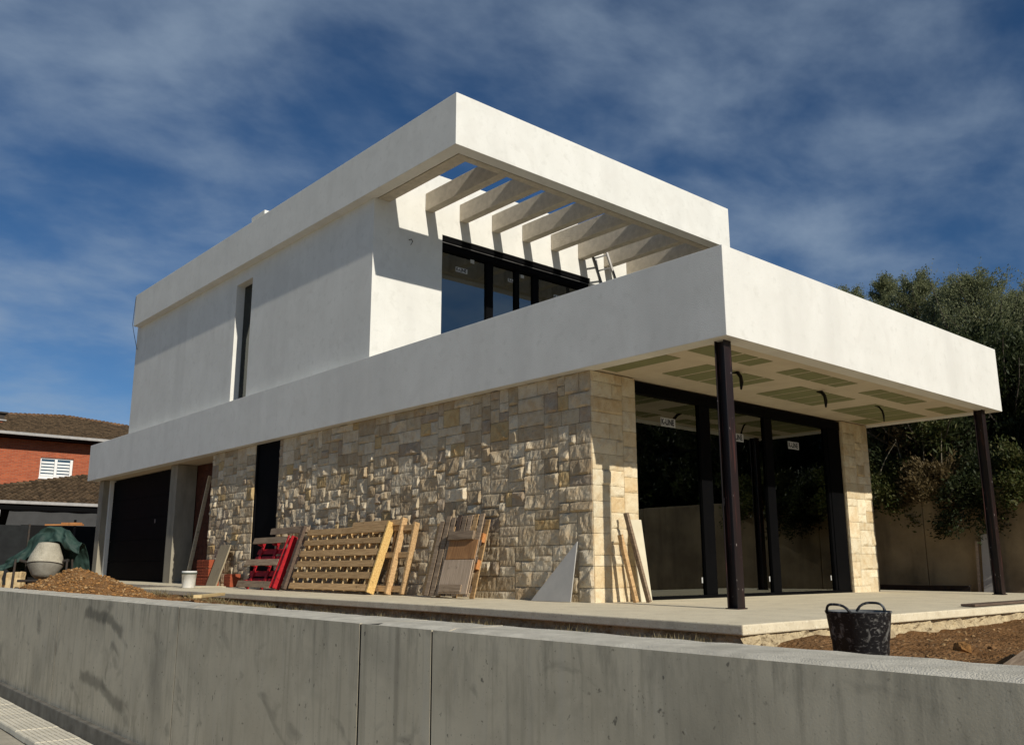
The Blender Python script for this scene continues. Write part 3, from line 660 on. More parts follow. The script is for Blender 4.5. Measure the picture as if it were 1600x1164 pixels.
# ---- roof: fascia band, pergola and roof slab
band('roof_fascia', 0, BY, NN, BY+MM, .255, .20, RB, RT, ('white roof band round the near corner', 'back stretch of the white roof band'))
P('pergola_frame', ROUGHPL, (.285,.545,BY+.285,UY-.002,RB+.006,RT-.10), (.545,NN-.29,BY+.285,BY+.44,RB+.006,RT-.10), (NN-.29,NN-.202,BY+.267,UY-.002,RB+.006,RT-.10), bevel=.006)
for k in range(7):
    x = 1.375+.855*k
    P('pergola_beam', ROUGHPL, (x-.002,x+.178,BY+.4405,UY-.002,RB+.05,RB+.42), bevel=.012)
P('roof_slab', PLASTER, (.256,NN-.201,UY-.0005,BY+MM-.251,RT-.26,RT-.06), bevel=0)
P('roof_underside', SOFFIT, (.256,UX+.08,UY,BY+MM-.251,RB+.01,RB+.05), (.51,NN-.201,UE,UE+.02,RB+.01,RB+.05), bevel=0)
vt = P('roof_vent', PLASTER, (.90,1.12,13.88,14.35,RT-.06,8.925), bevel=.01)
P('vent_cap', PLASTER, (.80,1.25,13.76,14.48,8.93,9.03), bevel=.008, parent=vt)
mbx = MB(); mbx.tube([(-.008,BY+MM-.03,8.12),(-.02,BY+MM-.01,7.6),(-.02,BY+MM+.02,7.3),(.05,BY+MM+.02,7.0),(.19,BY+MM+.1,6.6)], .008, 5); mbx.build('roof_cable', CABLE, house)

# ---- ladder on the balcony
ld = thing('ladder', 'worn aluminium ladder leaning on the balcony under the last beams', 'ladder', (7.05,6.9,HB+.32))
LA, LB = Vector((-.22,0,.02)), Vector((.22,-.10,.02)); TA, TB = Vector((5.80,7.52,7.40))-ld.location, Vector((6.20,7.46,7.58))-ld.location
def bar(a, b, w1, w2):
    d = (b-a); q = d.to_track_quat('Z','Y').to_matrix().to_4x4(); return MB().box(-w1/2, w1/2, -w2/2, w2/2, 0, d.length, Matrix.Translation(a) @ q)
for a, b in ((LA, TA), (LB, TB)): bar(a, b, .075, .045).build('side_rail', ALU, ld, bevel=.004)
for k in range(14):
    v = (k+.7)/14.2; bar(LA.lerp(TA, v), LB.lerp(TB, v), .035, .03).build('rung', ALU, ld)
# ================================================================== SITE THINGS
def lean(y, xb, ang, zoff=0):
    """frame of a leaning thing: local x runs away along the wall (+Y), local y up its slope, local z out from the wall"""
    M_ = Matrix(((0, math.sin(ang), -math.cos(ang), xb), (1, 0, 0, y), (0, math.cos(ang), math.sin(ang), slabz(y)+.004+zoff), (0,0,0,1)))
    return M_
def boards(root, specs, jit=.004):
    for (name, m, x0, x1, y0, y1, z0, z1) in specs:
        j = lambda: RND.uniform(-jit, jit)
        mbx = MB(); mbx.box(x0+j(), x1+j(), y0+j(), y1+j(), z0, z1)
        # a slight warp of the free ends
        d = RND.uniform(-jit, jit)
        mbx.v = [(a, b+d*(1 if a > (x0+x1)/2 else -1), c_) for a, b, c_ in mbx.v]
        mbx.build(name, m, root, bevel=.003, seg=1)

WOODN = wood('pale_stringer_wood', (.66,.48,.25), (.48,.32,.15), rand=.1)
# long pallet with yellow end board
p = thing('pallet', 'long slatted wooden pallet with a bright yellow end board', 'pallet', M=lean(6.55, -.36, math.radians(19)), group='pallets leaning on the stone wall')
S = []
for k in range(6):
    v = .02+k*.196; S.append(('slat', WOOD, .05, 2.62, v, v+.105, .098, .120))
for k in range(8):
    u = .20+k*.335; S.append(('stringer', WOODN, u, u+.030, .03, 1.10, .022, .097))
for k in range(5):
    v = .04+k*.24; S.append(('rear_slat', WOOD, .05, 2.62, v, v+.09, 0, .021))
S.append(('end_board', WOODY, .0, .045, 0, 1.17, .0, .135))
boards(p, S)
pl = thing('plank', 'dark weathered plank leaning between red pallet and long pallet', 'plank', M=lean(9.16, -.42, math.radians(18)))
boards(pl, [('board', WOODD, 0, .10, 0, 1.16, .09, .15)])
# two more pallets behind its right end
for (lab, y, xb, an, L, H, z) in (('brown pallet right behind the yellow-ended pallet, seen end on', 6.28, -.22, 14, 1.5, 1.22, 0), ('rearmost pallet against the stones, only its end post and rails showing', 5.98, -.14, 12, 1.7, 1.12, 0)):
    p = thing('pallet', lab, 'pallet', M=lean(y, xb, math.radians(an)), group='pallets leaning on the stone wall')
    S = [('end_board', WOOD, 0, .05, 0, H, 0, .095)]
    for k, v in enumerate((.03,.56,H-.13)): S.append(('slat', WOOD, .051, L, v, v+.09, .07, .092))
    for k in range(1, 4): S.append(('stringer', WOOD, L*k/3-.05, L*k/3, .02, H-.03, .022, .069))
    for v in (.05,.58,H-.15): S.append(('rear_slat', WOOD, .051, L, v, v+.09, 0, .021))
    boards(p, S)
# red pallet
p = thing('pallet', 'red painted pallet with three grey front boards by the black doorway', 'pallet', M=lean(9.62, -.42, math.radians(20)), group='pallets leaning on the stone wall')
S = []
for v in (.0,.42,.86): S.append(('slat', WOODG, .14, 1.50, v, v+.12, .122, .145))
for u in (.0,.62,1.22):
    S.append(('stringer', WOODR, u, u+.09, .0, .97, .0, .019)); 
    for v in (.02,.43,.84): S.append(('block', WOODR, u+.001, u+.092, v, v+.12, .02, .121))
S.append(('end_board', WOODR, -.03, -.001, 0, 1.0, .0, .14)); S.append(('end_board', WOODR, .10, .135, 0, 1.0, .122, .142))
for v in (.12,.26,.56,.70): S.append(('rear_slat', WOODR, .0, 1.45, v, v+.10, -.02, -.001))
boards(p, S)
# grey pallet behind
p = thing('pallet', 'grey weathered pallet peeping out above the red pallet', 'pallet', M=lean(9.45, -.10, math.radians(9)), group='pallets leaning on the stone wall')
S = [('slat', WOODG, 0, 1.35, v, v+.11, .10, .12) for v in (.05,.45,1.03)]
S += [('block', WOODG, u, u+.1, v, v+.1, .021, .099) for u in (0,.3,.62,.93,1.25) for v in (.05,.5,1.05)]
S += [('rear_slat', WOODG, 0, 1.35, v, v+.1, 0, .02) for v in (.05,.5,1.08)]
boards(p, S)
# pallet covered with boards
p = thing('pallet', 'upright boarded pallet with brown and pale plywood sheets on its front', 'pallet', M=lean(4.16, -.26, math.radians(15)), group='pallets leaning on the stone wall')
S = []
us = [.015,.14,.27,.40,.53,.66,.79]
for i, u in enumerate(us): S.append(('deck_board', (WOODG, WOOD, WOODG, WOODG, WOODD, WOODG, WOODG)[i], u, u+.095, .0, 1.17+RND.uniform(-.02,.02), .105, .127))
for v in (.06,.48,.72,1.02):
    S.append(('stringer', WOODD, .0, .88, v, v+.09, .083, .104))
for v in (.40,.78):
    for u in (0,.40,.79): S.append(('block', WOODO, u, u+.10, v, v+.13, .021, .082))
for u in (.0,.39,.78): S.append(('rear_board', WOOD, u, u+.1, 0, 1.13, 0, .02))
S.append(('plywood_sheet', WOODB, .02, .67, .52, .80, .128, .140)); S.append(('plywood_sheet', WOODP, .03, .70, .03, .515, .128, .141))
S.append(('cross_bar', WOODG, .10, .67, .80, .92, .141, .185)); S.append(('low_board', WOODG, .16, .66, .05, .16, .142, .158))
boards(p, S)
for i, (u, h_) in enumerate(((5.09, 1.10), (5.22, 1.08))):
    q = thing('plank', ('long brown plank leaning at the left of the boarded pallet' if i else 'grey plank touching the left edge of the boarded pallet'), 'plank', M=lean(u, -.26+.05*i, math.radians(15)))
    boards(q, [('board', WOODG if i == 0 else WOOD, 0, .10, 0, h_, .09, .12)])
# triangular board
M_ = lean(2.52, -.02, math.radians(9))
o = MB().prism([(0,0),(.74,0),(-.02,.765)], .0, .014).build('triangular_board', BOARDG, None, bevel=.002); o.matrix_world = M_
tag(o, 'grey triangular offcut of cement board leaning at the stone corner', 'board')
# boards on the sunlit end face
def leany(x, yb, roll, ang):
    """leaning against the -Y end face: local x along +X, y up, z towards the viewer side (-Y)"""
    ca, sa = math.cos(ang), math.sin(ang)
    M_ = Matrix(((1,0,0,x),(0,sa,-ca,yb),(0,ca,sa,.004),(0,0,0,1)))
    return M_ @ Matrix.Rotation(roll, 4, 'Z')
for lab, x, w_, h_, m_, yb, roll, an, th in (
    ('narrow brown plank leftmost of the three boards at the sunlit corner', .565, .06, .86, WOOD, 2.0, .14, 9, .05),
    ('tall dark edged plank in the middle of the boards at the sunlit corner', .735, .045, 1.15, WOODG, 1.93, .15, 10, .06),
    ('wide cream board leaning on the sunlit stone end', .80, .215, 1.06, BOARDC, 2.08, .02, 7, .018)):
    o = MB().box(0, w_, 0, h_, 0, th).build('plank' if 'plank' in lab else 'board', m_, None, bevel=.003); o.matrix_world = leany(x, yb, roll, math.radians(an))
    tag(o, lab, 'plank' if 'plank' in lab else 'board')

# white bucket
b = thing('plaster_bucket', 'white plastic bucket splashed with plaster beside the brick stack', 'bucket', (-1.05,12.2,slabz(12.2)+.002))
MB().lathe([(0,.0),(.118,.0),(.122,.01),(.140,.27),(.150,.27),(.150,.30),(.141,.30),(.143,.33),(.135,.33),(.118,.02),(0,.02)], 28).build('pail', WHITEP, b, smooth=True)
MB().lathe([(.1435,.268),(.1535,.268),(.1535,.302),(.1435,.302)], 28).build('rim', mat('grey_green_rim', (.10,.11,.09), None, bump=0), b, smooth=True)
MB().tube([(.15*math.cos(a),.15*math.sin(a),.285-.10*math.sin((a)%math.pi)) for a in np.linspace(.0,math.pi,13)], .004, 5).build('handle', IRON, b)
# brick stack
names = [('left', -.0), ('right', .33)]
for r, rn in enumerate(('bottom', 'middle', 'top')):
    for s, off in names:
        bx = thing('hollow_brick', f'red hollow brick, {s} one of the {rn} row of the stack', 'brick', (-.14, 13.42+(.33 if s == 'left' else 0)+RND.uniform(-.01,.01), slabz(13.5)+.004+r*.186), group='hollow bricks stacked by the doorway')
        P('body', CLAYBR, (0,.24,0,.315,0,.18), bevel=.004, parent=bx)
        for q in range(3): P('groove', CLAYBR, (-.006,-.0005,.005,.31,.02+q*.055,.05+q*.055), bevel=0, parent=bx)
bx = thing('hollow_brick', 'single red hollow brick right of the leaning plank', 'brick', (-.18,12.22,slabz(12.3)+.004), group='hollow bricks stacked by the doorway')
P('body', CLAYBR, (0,.22,0,.30,0,.26), bevel=.004, parent=bx)
for q in range(4): P('groove', CLAYBR, (-.006,-.0005,.005,.295,.02+q*.06,.055+q*.06), bevel=0, parent=bx)
o = MB().box(0,.50,0,.90,0,.03).build('plank', wood('grey_tan_board', (.40,.33,.22), (.27,.215,.14), st=(14,1,14)), None, bevel=.003); o.matrix_world = lean(12.80, -.21, math.radians(18))
tag(o, 'grey board leaning in front of the brick stack', 'plank')
o = MB().box(0,.08,0,.05,0,2.05).build('batten', wood('pale_batten', (.66,.54,.36), (.52,.41,.26), rand=.05), None, bevel=.002); o.matrix_world = Matrix.Translation((.20,15.3,slabz(15)+.50)) @ Matrix.Rotation(math.radians(7), 4, 'Y')
o.matrix_world = Matrix.Translation((.28,15.75,slabz(15)+.004)) @ Matrix.Rotation(math.radians(9), 4, 'Y') @ Matrix.Diagonal((1,1,1.28,1))
tag(o, 'thin pale batten leaning in the brick recess beside the garage', 'batten')
o = MB().prism([(-.9,12.4),(-.25,12.25),(-.2,13.3),(-.8,13.6)], 0, .012).build('cardboard_sheet', BOARDC, None, loc=(0,0,slabz(13)+.004)); tag(o, 'flat pale cardboard sheet on the terrace below the brick stack', 'cardboard')
# timber across the trench
o = MB().box(-1.25,1.25,-.05,.05,-.02,.02).build('timber', wood('pale_timber', (.72,.56,.30), (.58,.43,.21), rand=.05), None, bevel=.004)
v = Vector((-2.3,7.75,.045))-Vector((-4.0,4.85,.10)); o.matrix_world = Matrix.Translation((-3.0,6.55,.08)) @ v.to_track_quat('X','Z').to_matrix().to_4x4()
tag(o, 'light sawn timber bridging the gap between street wall and terrace', 'timber')

# rubber trug
tr = thing('rubber_trug', 'black rubber bucket smeared with mortar standing behind the street wall', 'bucket', (-2.42,-2.60,yardz(-2.42,-2.6)-.01))
tz = .163+.01-(yardz(-2.42,-2.6))
prof = [(0,0),(.150,0),(.158,.015),(.170,.09),(.176,.094),(.182,.18),(.185,.182),(.206,tz-.012),(.212,tz-.008),(.212,tz),(.205,tz)]
MB().lathe(prof, 40).build('tub', RUBBER, tr, smooth=True)
MB().lathe([(.205,tz-.001),(.192,tz-.06),(.146,.012),(0,.012)], 40).build('inner_wall', RUBIN, tr, smooth=True)
hd = Vector(r2).xy.normalized()
for s in (-1, 1):
    a0 = math.atan2(hd.y, hd.x) + (0 if s > 0 else math.pi) + (.75 if s > 0 else .50)*1
    path = []
    for q in np.linspace(-.5, .5, 11):
        hgt = .058*(1-abs(q/.5)**3)**.8 if abs(q) < .5 else 0
        rr = .209+.012*(hgt/.058); path.append((rr*math.cos(a0+q), rr*math.sin(a0+q), tz-.012+hgt))
    MB().tube(path, [.012]+[.0085]*9+[.012], 8).build('handle', RUBBER, tr, smooth=True)

# rocks and offcuts in the yard
for lab, x, y, r, z in (('dark brown rock lying in the soil right of the rubber bucket', -.64,-2.50,.085,.0), ('small clod in the soil beyond the dark rock', -.10,-2.52,.035,.0), ('flat clod near the right end of the street wall', .30,-2.75,.03,0)):
    mb = MB(); rock_mesh(mb, (0,0,0), r, random.Random(int(r*1000)), .62); o = mb.build('rock', CLOD if r > .05 else SOIL, None, loc=(x,y,yardz(x,y)+r*.25)); tag(o, lab, 'rock')
    s = o.modifiers.new('s','SUBSURF'); s.subdivision_type = 'SIMPLE'; s.levels = s.render_levels = 2
    tx = bpy.data.textures.new('rk','CLOUDS'); tx.noise_scale = r*.7; d = o.modifiers.new('d','DISPLACE'); d.texture = tx; d.strength = r*.5
for lab, (ax, ay), (bx_, by), z, wd, m_ in (('flat dark board lying on the terrace edge under the far post', (2.60,-1.25),(5.4,-1.22),.004,.16,WOODD), ('grey plank lying in the soil against the street wall at right', (-2.62,-3.72),(-.6,-3.22),-.05,.30,WOODG)):
    v = Vector((bx_-ax, by-ay, .0)); L = v.length; mbx = MB()
    mbx.box(0, L, -wd/2, wd/2, 0, .025 if 'terrace' in lab else .10); o = mbx.build('loose_board', m_, None, bevel=.003)
    zz = slabz(0)+z if 'terrace' in lab else yardz((ax+bx_)/2,(ay+by)/2)+.005
    o.matrix_world = Matrix.Translation((ax,ay,zz)) @ v.to_track_quat('X','Z').to_matrix().to_4x4(); tag(o, lab, 'board')

# soil heap
PC = Vector((-4.02, 9.05)); 
def pilez(x, y):
    d = math.hypot((x-PC.x)*.95, (y-PC.y)*.80); k = max(0, 1-d/1.12)
    return .47*(k**.9)*(1+.10*fbm(x*2.5,y*2.5)) + .035*fbm(x*4,y*4,1) + .022*fbm(x*13,y*13,2)
hp = thing('soil_heap', 'orange brown heap of loose soil and stones behind the street wall', 'soil heap', (PC.x, PC.y, -.03))
xs_ = np.arange(-1.25, 1.4, .035); V = []; F = []; nx = len(xs_)
for yv in np.arange(-1.5, 1.5, .035):
    for xv in xs_:
        X, Y = PC.x+xv, PC.y+yv; z = pilez(X, Y); V.append((xv if X > wb(Y)+.005 else wb(Y)+.005-PC.x, yv, z if z > 0 else -.08))
ny = len(V)//nx
F = [(j*nx+i, j*nx+i+1, (j+1)*nx+i+1, (j+1)*nx+i) for j in range(ny-1) for i in range(nx-1)]
mb = MB(); mb.add(V, F); mb.build('heap', SOIL, hp)
rng = random.Random(5); mb = MB(); mb2 = MB()
for i in range(2200):
    a = rng.random()*6.28; d = 1.1*math.sqrt(rng.random()); X, Y = PC.x+d*math.cos(a), PC.y+d*math.sin(a)*1.15
    if X < wb(Y)+.03: continue
    r = rng.choice([.008,.010,.012,.014,.018,.026]); rock_mesh(mb if i % 3 else mb2, (X-PC.x, Y-PC.y, pilez(X,Y)+r*.2), r, rng)
mb.build('clods', CLOD, hp)['kind'] = 'stuff'; mb2.build('pebbles', PEBBLE, hp)['kind'] = 'stuff'

# concrete mixer with tarp, block and planks
mxp = Vector((-3.19,14.33,0))
mx_ = thing('concrete_mixer', 'small concrete mixer with cement caked drum under a green tarp', 'mixer', (mxp.x, mxp.y, .0))
tilt = Matrix.Rotation(-.16, 3, 'X') @ Matrix.Rotation(.10, 3, 'Y')
dr = MB().lathe([(.04,.24),(.16,.25),(.22,.30),(.325,.49),(.335,.52)], 32, M=tilt).build('drum_base', DRUMD, mx_, smooth=True)
d2 = MB().lathe([(.337,.52),(.337,.56),(.30,.70),(.215,.90),(.195,.94),(.180,.94),(.20,.88),(.30,.66),(.31,.56)], 32, M=tilt).build('drum', DRUM, mx_, smooth=True)
MB().lathe([(.333,.513),(.350,.515),(.350,.528),(.333,.530)], 32, M=tilt).build('drum_ring', IRON, mx_)
rv = Vector((r2.x, r2.y, 0)).normalized(); fv = Vector((f_.x, f_.y, 0)).normalized()
def L3(a, b, z): return tuple(rv*a + fv*b + Vector((0,0,z)))
fr = MB()
for a, b in (((-.52,-.1,.62),(-.48,-.2,.02)),((-.52,.3,.62),(-.48,.35,.02)),((.42,.1,.62),(.46,.0,.02)),((.42,.3,.62),(.46,.35,.02))):
    MB().tube([L3(*a), L3(*b)], .022, 8).build('leg', IRON, mx_)
for nm, a, b, rr in (('pivot',(-.54,.1,.60),(-.35,.1,.55),.03),('pivot',(.34,.1,.58),(.45,.1,.60),.03),('axle',(-.50,.35,.08),(.48,.35,.08),.02),('foot_bar',(-.30,-.35,.20),(.20,-.38,.20),.025)):
    MB().tube([L3(*a), L3(*b)], rr, 8).build(nm, IRON, mx_)
# tarp
def tarp_mesh():
    V = []; nu, nv = 60, 40
    crest = [(-1.05,.5),(-.88,.60),(-.72,.72),(-.55,.88),(-.42,1.06),(-.3,1.19),(-.1,1.27),(.1,1.28),(.28,1.23),(.38,1.10),(.47,1.0),(.60,.95)]
    hem = [(-1.05,.36),(-.88,.41),(-.55,.58),(-.35,.68),(-.2,.92),(0,.97),(.2,.97),(.3,.83),(.42,.80),(.60,.72)]
    def ip(T, x): return float(np.interp(x, [p[0] for p in T], [p[1] for p in T]))
    for j in range(nv+1):
        v = j/nv
        for i in range(nu+1):
            u = -1.05+1.65*i/nu; zt, zf = ip(crest, u), ip(hem, u)
            if v < .5: k = v/.5; z = zf+(zt-zf)*math.sin(k*math.pi/2); b = .30-.0*k + .16*(k**1.6)+ .02
            else: k = (v-.5)/.5; z = zt-(zt-.25)*(k**1.5); b = .48+.5*k**.8
            n_ = fbm(u*3.2, v*3.0, 2); q = .07*n_ + .035*math.sin(u*17+v*5+3*n_)*(1-.3*v) + .02*fbm(u*9, v*9, 5)
            V.append(L3(u+.02*n_, b-.28-q, max(.06, z+.35*q)))
    F = [(j*(nu+1)+i, j*(nu+1)+i+1, (j+1)*(nu+1)+i+1, (j+1)*(nu+1)+i) for j in range(nv) for i in range(nu)]
    return V, F
mb = MB(); mb.add(*tarp_mesh()); o = mb.build('tarp', TARPM, None, smooth=True, loc=tuple(mxp+fv*.12)); s = o.modifiers.new('thick','SOLIDIFY'); s.thickness = .006
tag(o, 'crumpled dark green tarp thrown over the concrete mixer', 'tarp')
for lab, a0, a1, z, b in (('reddish plank lying across the top of the green tarp', -.36,.42,1.27,.62), ('short pale plank on top of the reddish plank', -.02,.38,1.302,.62)):
    o = MB().box(a0, a1, -.05, .05, 0, .03).build('plank', WOODO if 'red' in lab else WOODP, None, bevel=.003)
    R_ = Matrix(((rv.x, fv.x, 0, mxp.x+fv.x*b), (rv.y, fv.y, 0, mxp.y+fv.y*b), (0,0,1,z+.045),(0,0,0,1))); o.matrix_world = R_; tag(o, lab, 'plank')
def stone_block(lab, a, b, w_, d_, h_, z, m_):
    mbx = MB(); mbx.box(-w_/2, w_/2, -d_/2, d_/2, 0, h_); o = mbx.build('stone_block', m_, None, bevel=.02)
    o.matrix_world = Matrix(((rv.x, fv.x, 0, mxp.x+rv.x*a+fv.x*b), (rv.y, fv.y, 0, mxp.y+rv.y*a+fv.y*b), (0,0,1,z),(0,0,0,1))); tag(o, lab, 'block')
    s = o.modifiers.new('s','SUBSURF'); s.subdivision_type = 'SIMPLE'; s.levels = s.render_levels = 3
    tx = bpy.data.textures.new('rk2','CLOUDS'); tx.noise_scale = .12; d = o.modifiers.new('d','DISPLACE'); d.texture = tx; d.strength = .05; d.mid_level = .5
stone_block('pale yellow stone block at the left end under the tarp', -.98, -.10, .36, .25, .42, -.03, STONEP)
stone_block('yellow stone block beside the mixer leg', -.52, -.02, .30, .22, .40, -.03, STONEP)
stone_block('small white block right of the mixer drum', .36, -.20, .16, .16, .22, .03, BOARDC)

# neighbour's dark screen, and a black sheet standing in for the shaded opening
o = thing('screen_fence', 'dark mesh screen fence panel behind the concrete mixer at far left', 'fence', (-3.2,24,-.3))
P('screen', DARKSC, (-1.5,1.95,0,.03,0,1.98), bevel=0, parent=o)
for k in range(4): P('fence_post', IRON, (-1.5+1.15*k-.025,-1.5+1.15*k+.025,-.05,-.005,0,2.02), bevel=0, parent=o)
o = thing('opening_shade_sheet', 'black sheet standing in for the dark opening between mixer and garage column', 'shade sheet', (.45,26.5,-.3))
P('shade_sheet', BLACKV, (-1.35,1.5,0,.04,0,2.10), bevel=0, parent=o); P('sheet_post', IRON, (.22,.28,-.08,-.005,0,2.3), bevel=0, parent=o)
# ================================================================== NEIGHBOUR'S BRICK HOUSE
def brick_tex():
    def fn(t, n, l, src, c):
        mp = n('ShaderNodeMapping'); mp.inputs['Rotation'].default_value = (math.pi/2,0,0); l(src, mp.inputs[0])
        b = n('ShaderNodeTexBrick'); b.inputs['Scale'].default_value = 1; b.inputs['Brick Width'].default_value = .24; b.inputs['Row Height'].default_value = .07; b.inputs['Mortar Size'].default_value = .009
        b.inputs['Color1'].default_value = (.48,.12,.05,1); b.inputs['Color2'].default_value = (.34,.075,.033,1); b.inputs['Mortar'].default_value = (.33,.16,.10,1); l(mp.outputs[0], b.inputs['Vector'])
        mx = n('ShaderNodeMixRGB'); mx.blend_type = 'MULTIPLY'; mx.inputs[0].default_value = .5; l(b.outputs[0], mx.inputs[1]); l(c, mx.inputs[2]); return mx.outputs[0]
    return fn
BRICK = mat('red_facing_brick', (1,.95,.9), (.6,.55,.5), scale=5, stretch=(1,1,4), bump=.2, coord='World', extra=brick_tex())
TILED = mat('mossy_brown_roof_tiles', (.115,.075,.042), (.060,.042,.024), scale=9, bump=.3, bscale=30, island=.45, coord='World')
nb = thing('brick_house', 'red brick house with brown tiled hip roof behind the garage at left', 'house', (0,42,-1.2))
NW = MB(); wz0, wz1 = 0, 7.75
# front wall with window opening (local coordinates, y=0 is the facade)
ox0, ox1, oz0, oz1 = 3.17, 4.67, 5.91, 6.91
NW.box(-9, ox0, 0, .3, wz0, wz1); NW.box(ox1, 16, 0, .3, wz0, wz1); NW.box(ox0, ox1, 0, .3, wz0, oz0); NW.box(ox0, ox1, 0, .3, oz1, wz1)
NW.box(-9, -8.7, .3, 20, wz0, wz1); NW.box(15.7, 16, .3, 20, wz0, wz1)
NW.build('wall', BRICK, nb)
wn = P('window', WHITEF, (ox0+.001,ox0+.07,.09,.15,oz0,oz1), (ox1-.12,ox1-.001,.09,.15,oz0,oz1), (ox0+.07,ox1-.12,.09,.15,oz1-.07,oz1), (ox0+.07,ox1-.12,.09,.15,oz0,oz0+.10), (3.84,3.96,.085,.15,oz0+.10,oz1-.07), bevel=0, parent=nb)
P('pane', GLASS, (ox0+.07,3.84,.12,.128,oz0+.10,oz1-.07), (3.96,ox1-.12,.12,.128,oz0+.10,oz1-.07), bevel=0, parent=wn)
for a, b in ((ox0+.08,3.83),(3.97,ox1-.13)):
    for k in range(5):
        P('slat', WHITEF, (a,b,.100,.118,oz0+.115+k*.152,oz0+.205+k*.152), bevel=0, parent=wn)
P('sill', WHITEF, (ox0-.03,ox1+.03,-.06,.085,oz0-.05,oz0-.001), bevel=0, parent=wn)
P('dark_room_sheet', BLACKV, (ox0-.2,ox1+.2,.31,.35,oz0-.2,oz1+.2), bevel=0, parent=wn)  # black sheet behind the pane stands in for the unlit room
EY = -.95
def tiled_slope(A, B, C, D, nrow, wtile, name, parent):
    """A-B eave, D-C top edge; rows of overlapping barrel tiles laid as real relief"""
    A, B, C, D = map(Vector, (A, B, C, D)); V = []; F = []
    nrm = (B-A).cross(D-A).normalized()
    if nrm.z < 0: nrm = -nrm
    for r in range(nrow):
        v0, v1 = r/nrow, (r+1.12)/nrow
        a0, b0 = A.lerp(D, v0), B.lerp(C, v0); a1, b1 = A.lerp(D, min(1,v1)), B.lerp(C, min(1,v1))
        L = (b0-a0).length; k = max(1, int(L/wtile)); ex = (B-A).normalized()
        for i in range(k):
            base = len(V); t0 = i*wtile
            for (s, hh) in ((0,.0),(.25,.055),(.6,.055),(.9,0)):
                p0 = a0 + ex*(t0+s*wtile) + nrm*(hh+.035)
                off = (a1-a0).dot(ex); up_ = (a1-a0) - ex*off
                p1 = a0 + ex*(t0+s*wtile) + up_ + nrm*(hh+.002); V += [p0, p1]
            F += [(base, base+2, base+3, base+1), (base+2, base+4, base+5, base+3), (base+4, base+6, base+7, base+5), (base, base+6, base+4, base+2)]
    mbx = MB(); mbx.add(V, F); o = mbx.build(name, TILED, parent); o['kind'] = 'stuff'; return o
AP = Vector((6.6, 9.6, 9.95+1.2-.05)); 
e0, e1 = Vector((-9.7,EY,7.86)), Vector((16.7,EY,7.86))
APz = None
# apex placed so that the hips read as in the photograph
apex = Vector((7.0, 11.0, 10.60))
rf = MB(); rf.add([e0, e1, (16.7,22,7.86), (-9.7,22,7.86), apex], [(0,1,4),(1,2,4),(2,3,4),(3,0,4),(3,2,1,0)]); rfo = rf.build('roof', TILED, nb)
tiled_slope(e0, e1, apex+Vector((.2,0,0)), apex-Vector((.2,0,0)), 44, .24, 'roof_tiles', rfo)
for a, b in ((e0, apex), (e1, apex)):
    mbx = MB(); n_ = 60
    for k in range(n_):
        p0, p1 = a.lerp(b, k/n_), a.lerp(b, (k+1.1)/n_); mbx.tube([p0+Vector((0,0,.10)), p1+Vector((0,0,.05))], [.13,.10], 6)
    mbx.build('hip_tiles', mat('hip_tile_clay', (.20,.115,.06), (.10,.065,.04), scale=3, island=.4, bump=.2), rfo)['kind'] = 'stuff'
P('gutter', GUTTER, (-9.8,16.8,EY-.13,EY-.005,7.76,7.90), bevel=.02, parent=nb)
P('eave_soffit', BLACKM, (-9.7,16.7,EY,-.001,7.70,7.75), bevel=0, parent=nb)
ch = P('chimney', BRICK, (.88,2.03,3.2,4.2,8.0,8.95), bevel=0, parent=nb); P('chimney_cap', GUTTER, (.78,2.13,3.1,4.3,8.951,9.02), bevel=0, parent=ch); P('chimney_hood', IRON, (.83,2.05,3.2,4.2,9.02,9.32), (.71,2.17,3.05,4.35,9.321,9.40), bevel=0, parent=ch)
# annex with the lower roof
ax = thing('annex', 'low annex with brown tiled roof and grey cloth below its gutter', 'annex', (0,38,-1.2))
ra = MB(); f0, f1 = Vector((-2.2,0,4.46)), Vector((12,0,4.46)); t0_, t1_ = Vector((5.3,3.7,6.02)), Vector((12,3.7,6.02))
ra.add([f0, f1, t1_, t0_, (-2.2,3.95,4.46)], [(0,1,2,3),(0,3,4)]); rao = ra.build('roof', TILED, ax)
tiled_slope(f0, f1, t1_, t0_, 20, .24, 'roof_tiles', rao)
mbx = MB()
for k in range(26):
    p0, p1 = f0.lerp(t0_, k/26), f0.lerp(t0_, (k+1.1)/26); mbx.tube([p0+Vector((0,0,.09)), p1+Vector((0,0,.045))], [.12,.09], 6)
mbx.build('hip_tiles', TILED, rao)['kind'] = 'stuff'
P('gutter', GUTTER, (-2.3,12,-.13,-.005,4.36,4.50), bevel=.02, parent=ax)
P('beam', BLACKM, (-2.2,12,.0,.2,4.12,4.35), bevel=0, parent=ax)  # near-black bar stands in for the shadow under the gutter
mbx = MB(); nx = 60; V = []
for j in range(9):
    for i in range(nx+1):
        x = 1.12+ (12-1.12)*i/nx + .12*(1-j/8)*(1 if i == 0 else 0); z = 4.12-.80*j/8; V.append((x, .12+.03*math.sin(x*5)+.015*fbm(x*2,z*2), z))
mbx.add(V, [(j*(nx+1)+i, j*(nx+1)+i+1, (j+1)*(nx+1)+i+1, (j+1)*(nx+1)+i) for j in range(8) for i in range(nx)])
mbx.build('cloth_screen', GREYSC, ax, smooth=True)
P('wall', BLACKV, (-2.2,12,2.4,2.6,0,4.4), bevel=0, parent=ax)  # shade under the annex roof is put into this wall's black colour
P('post', WHITEF, (.70,.86,.05,.2,0,4.11), bevel=0, parent=ax)

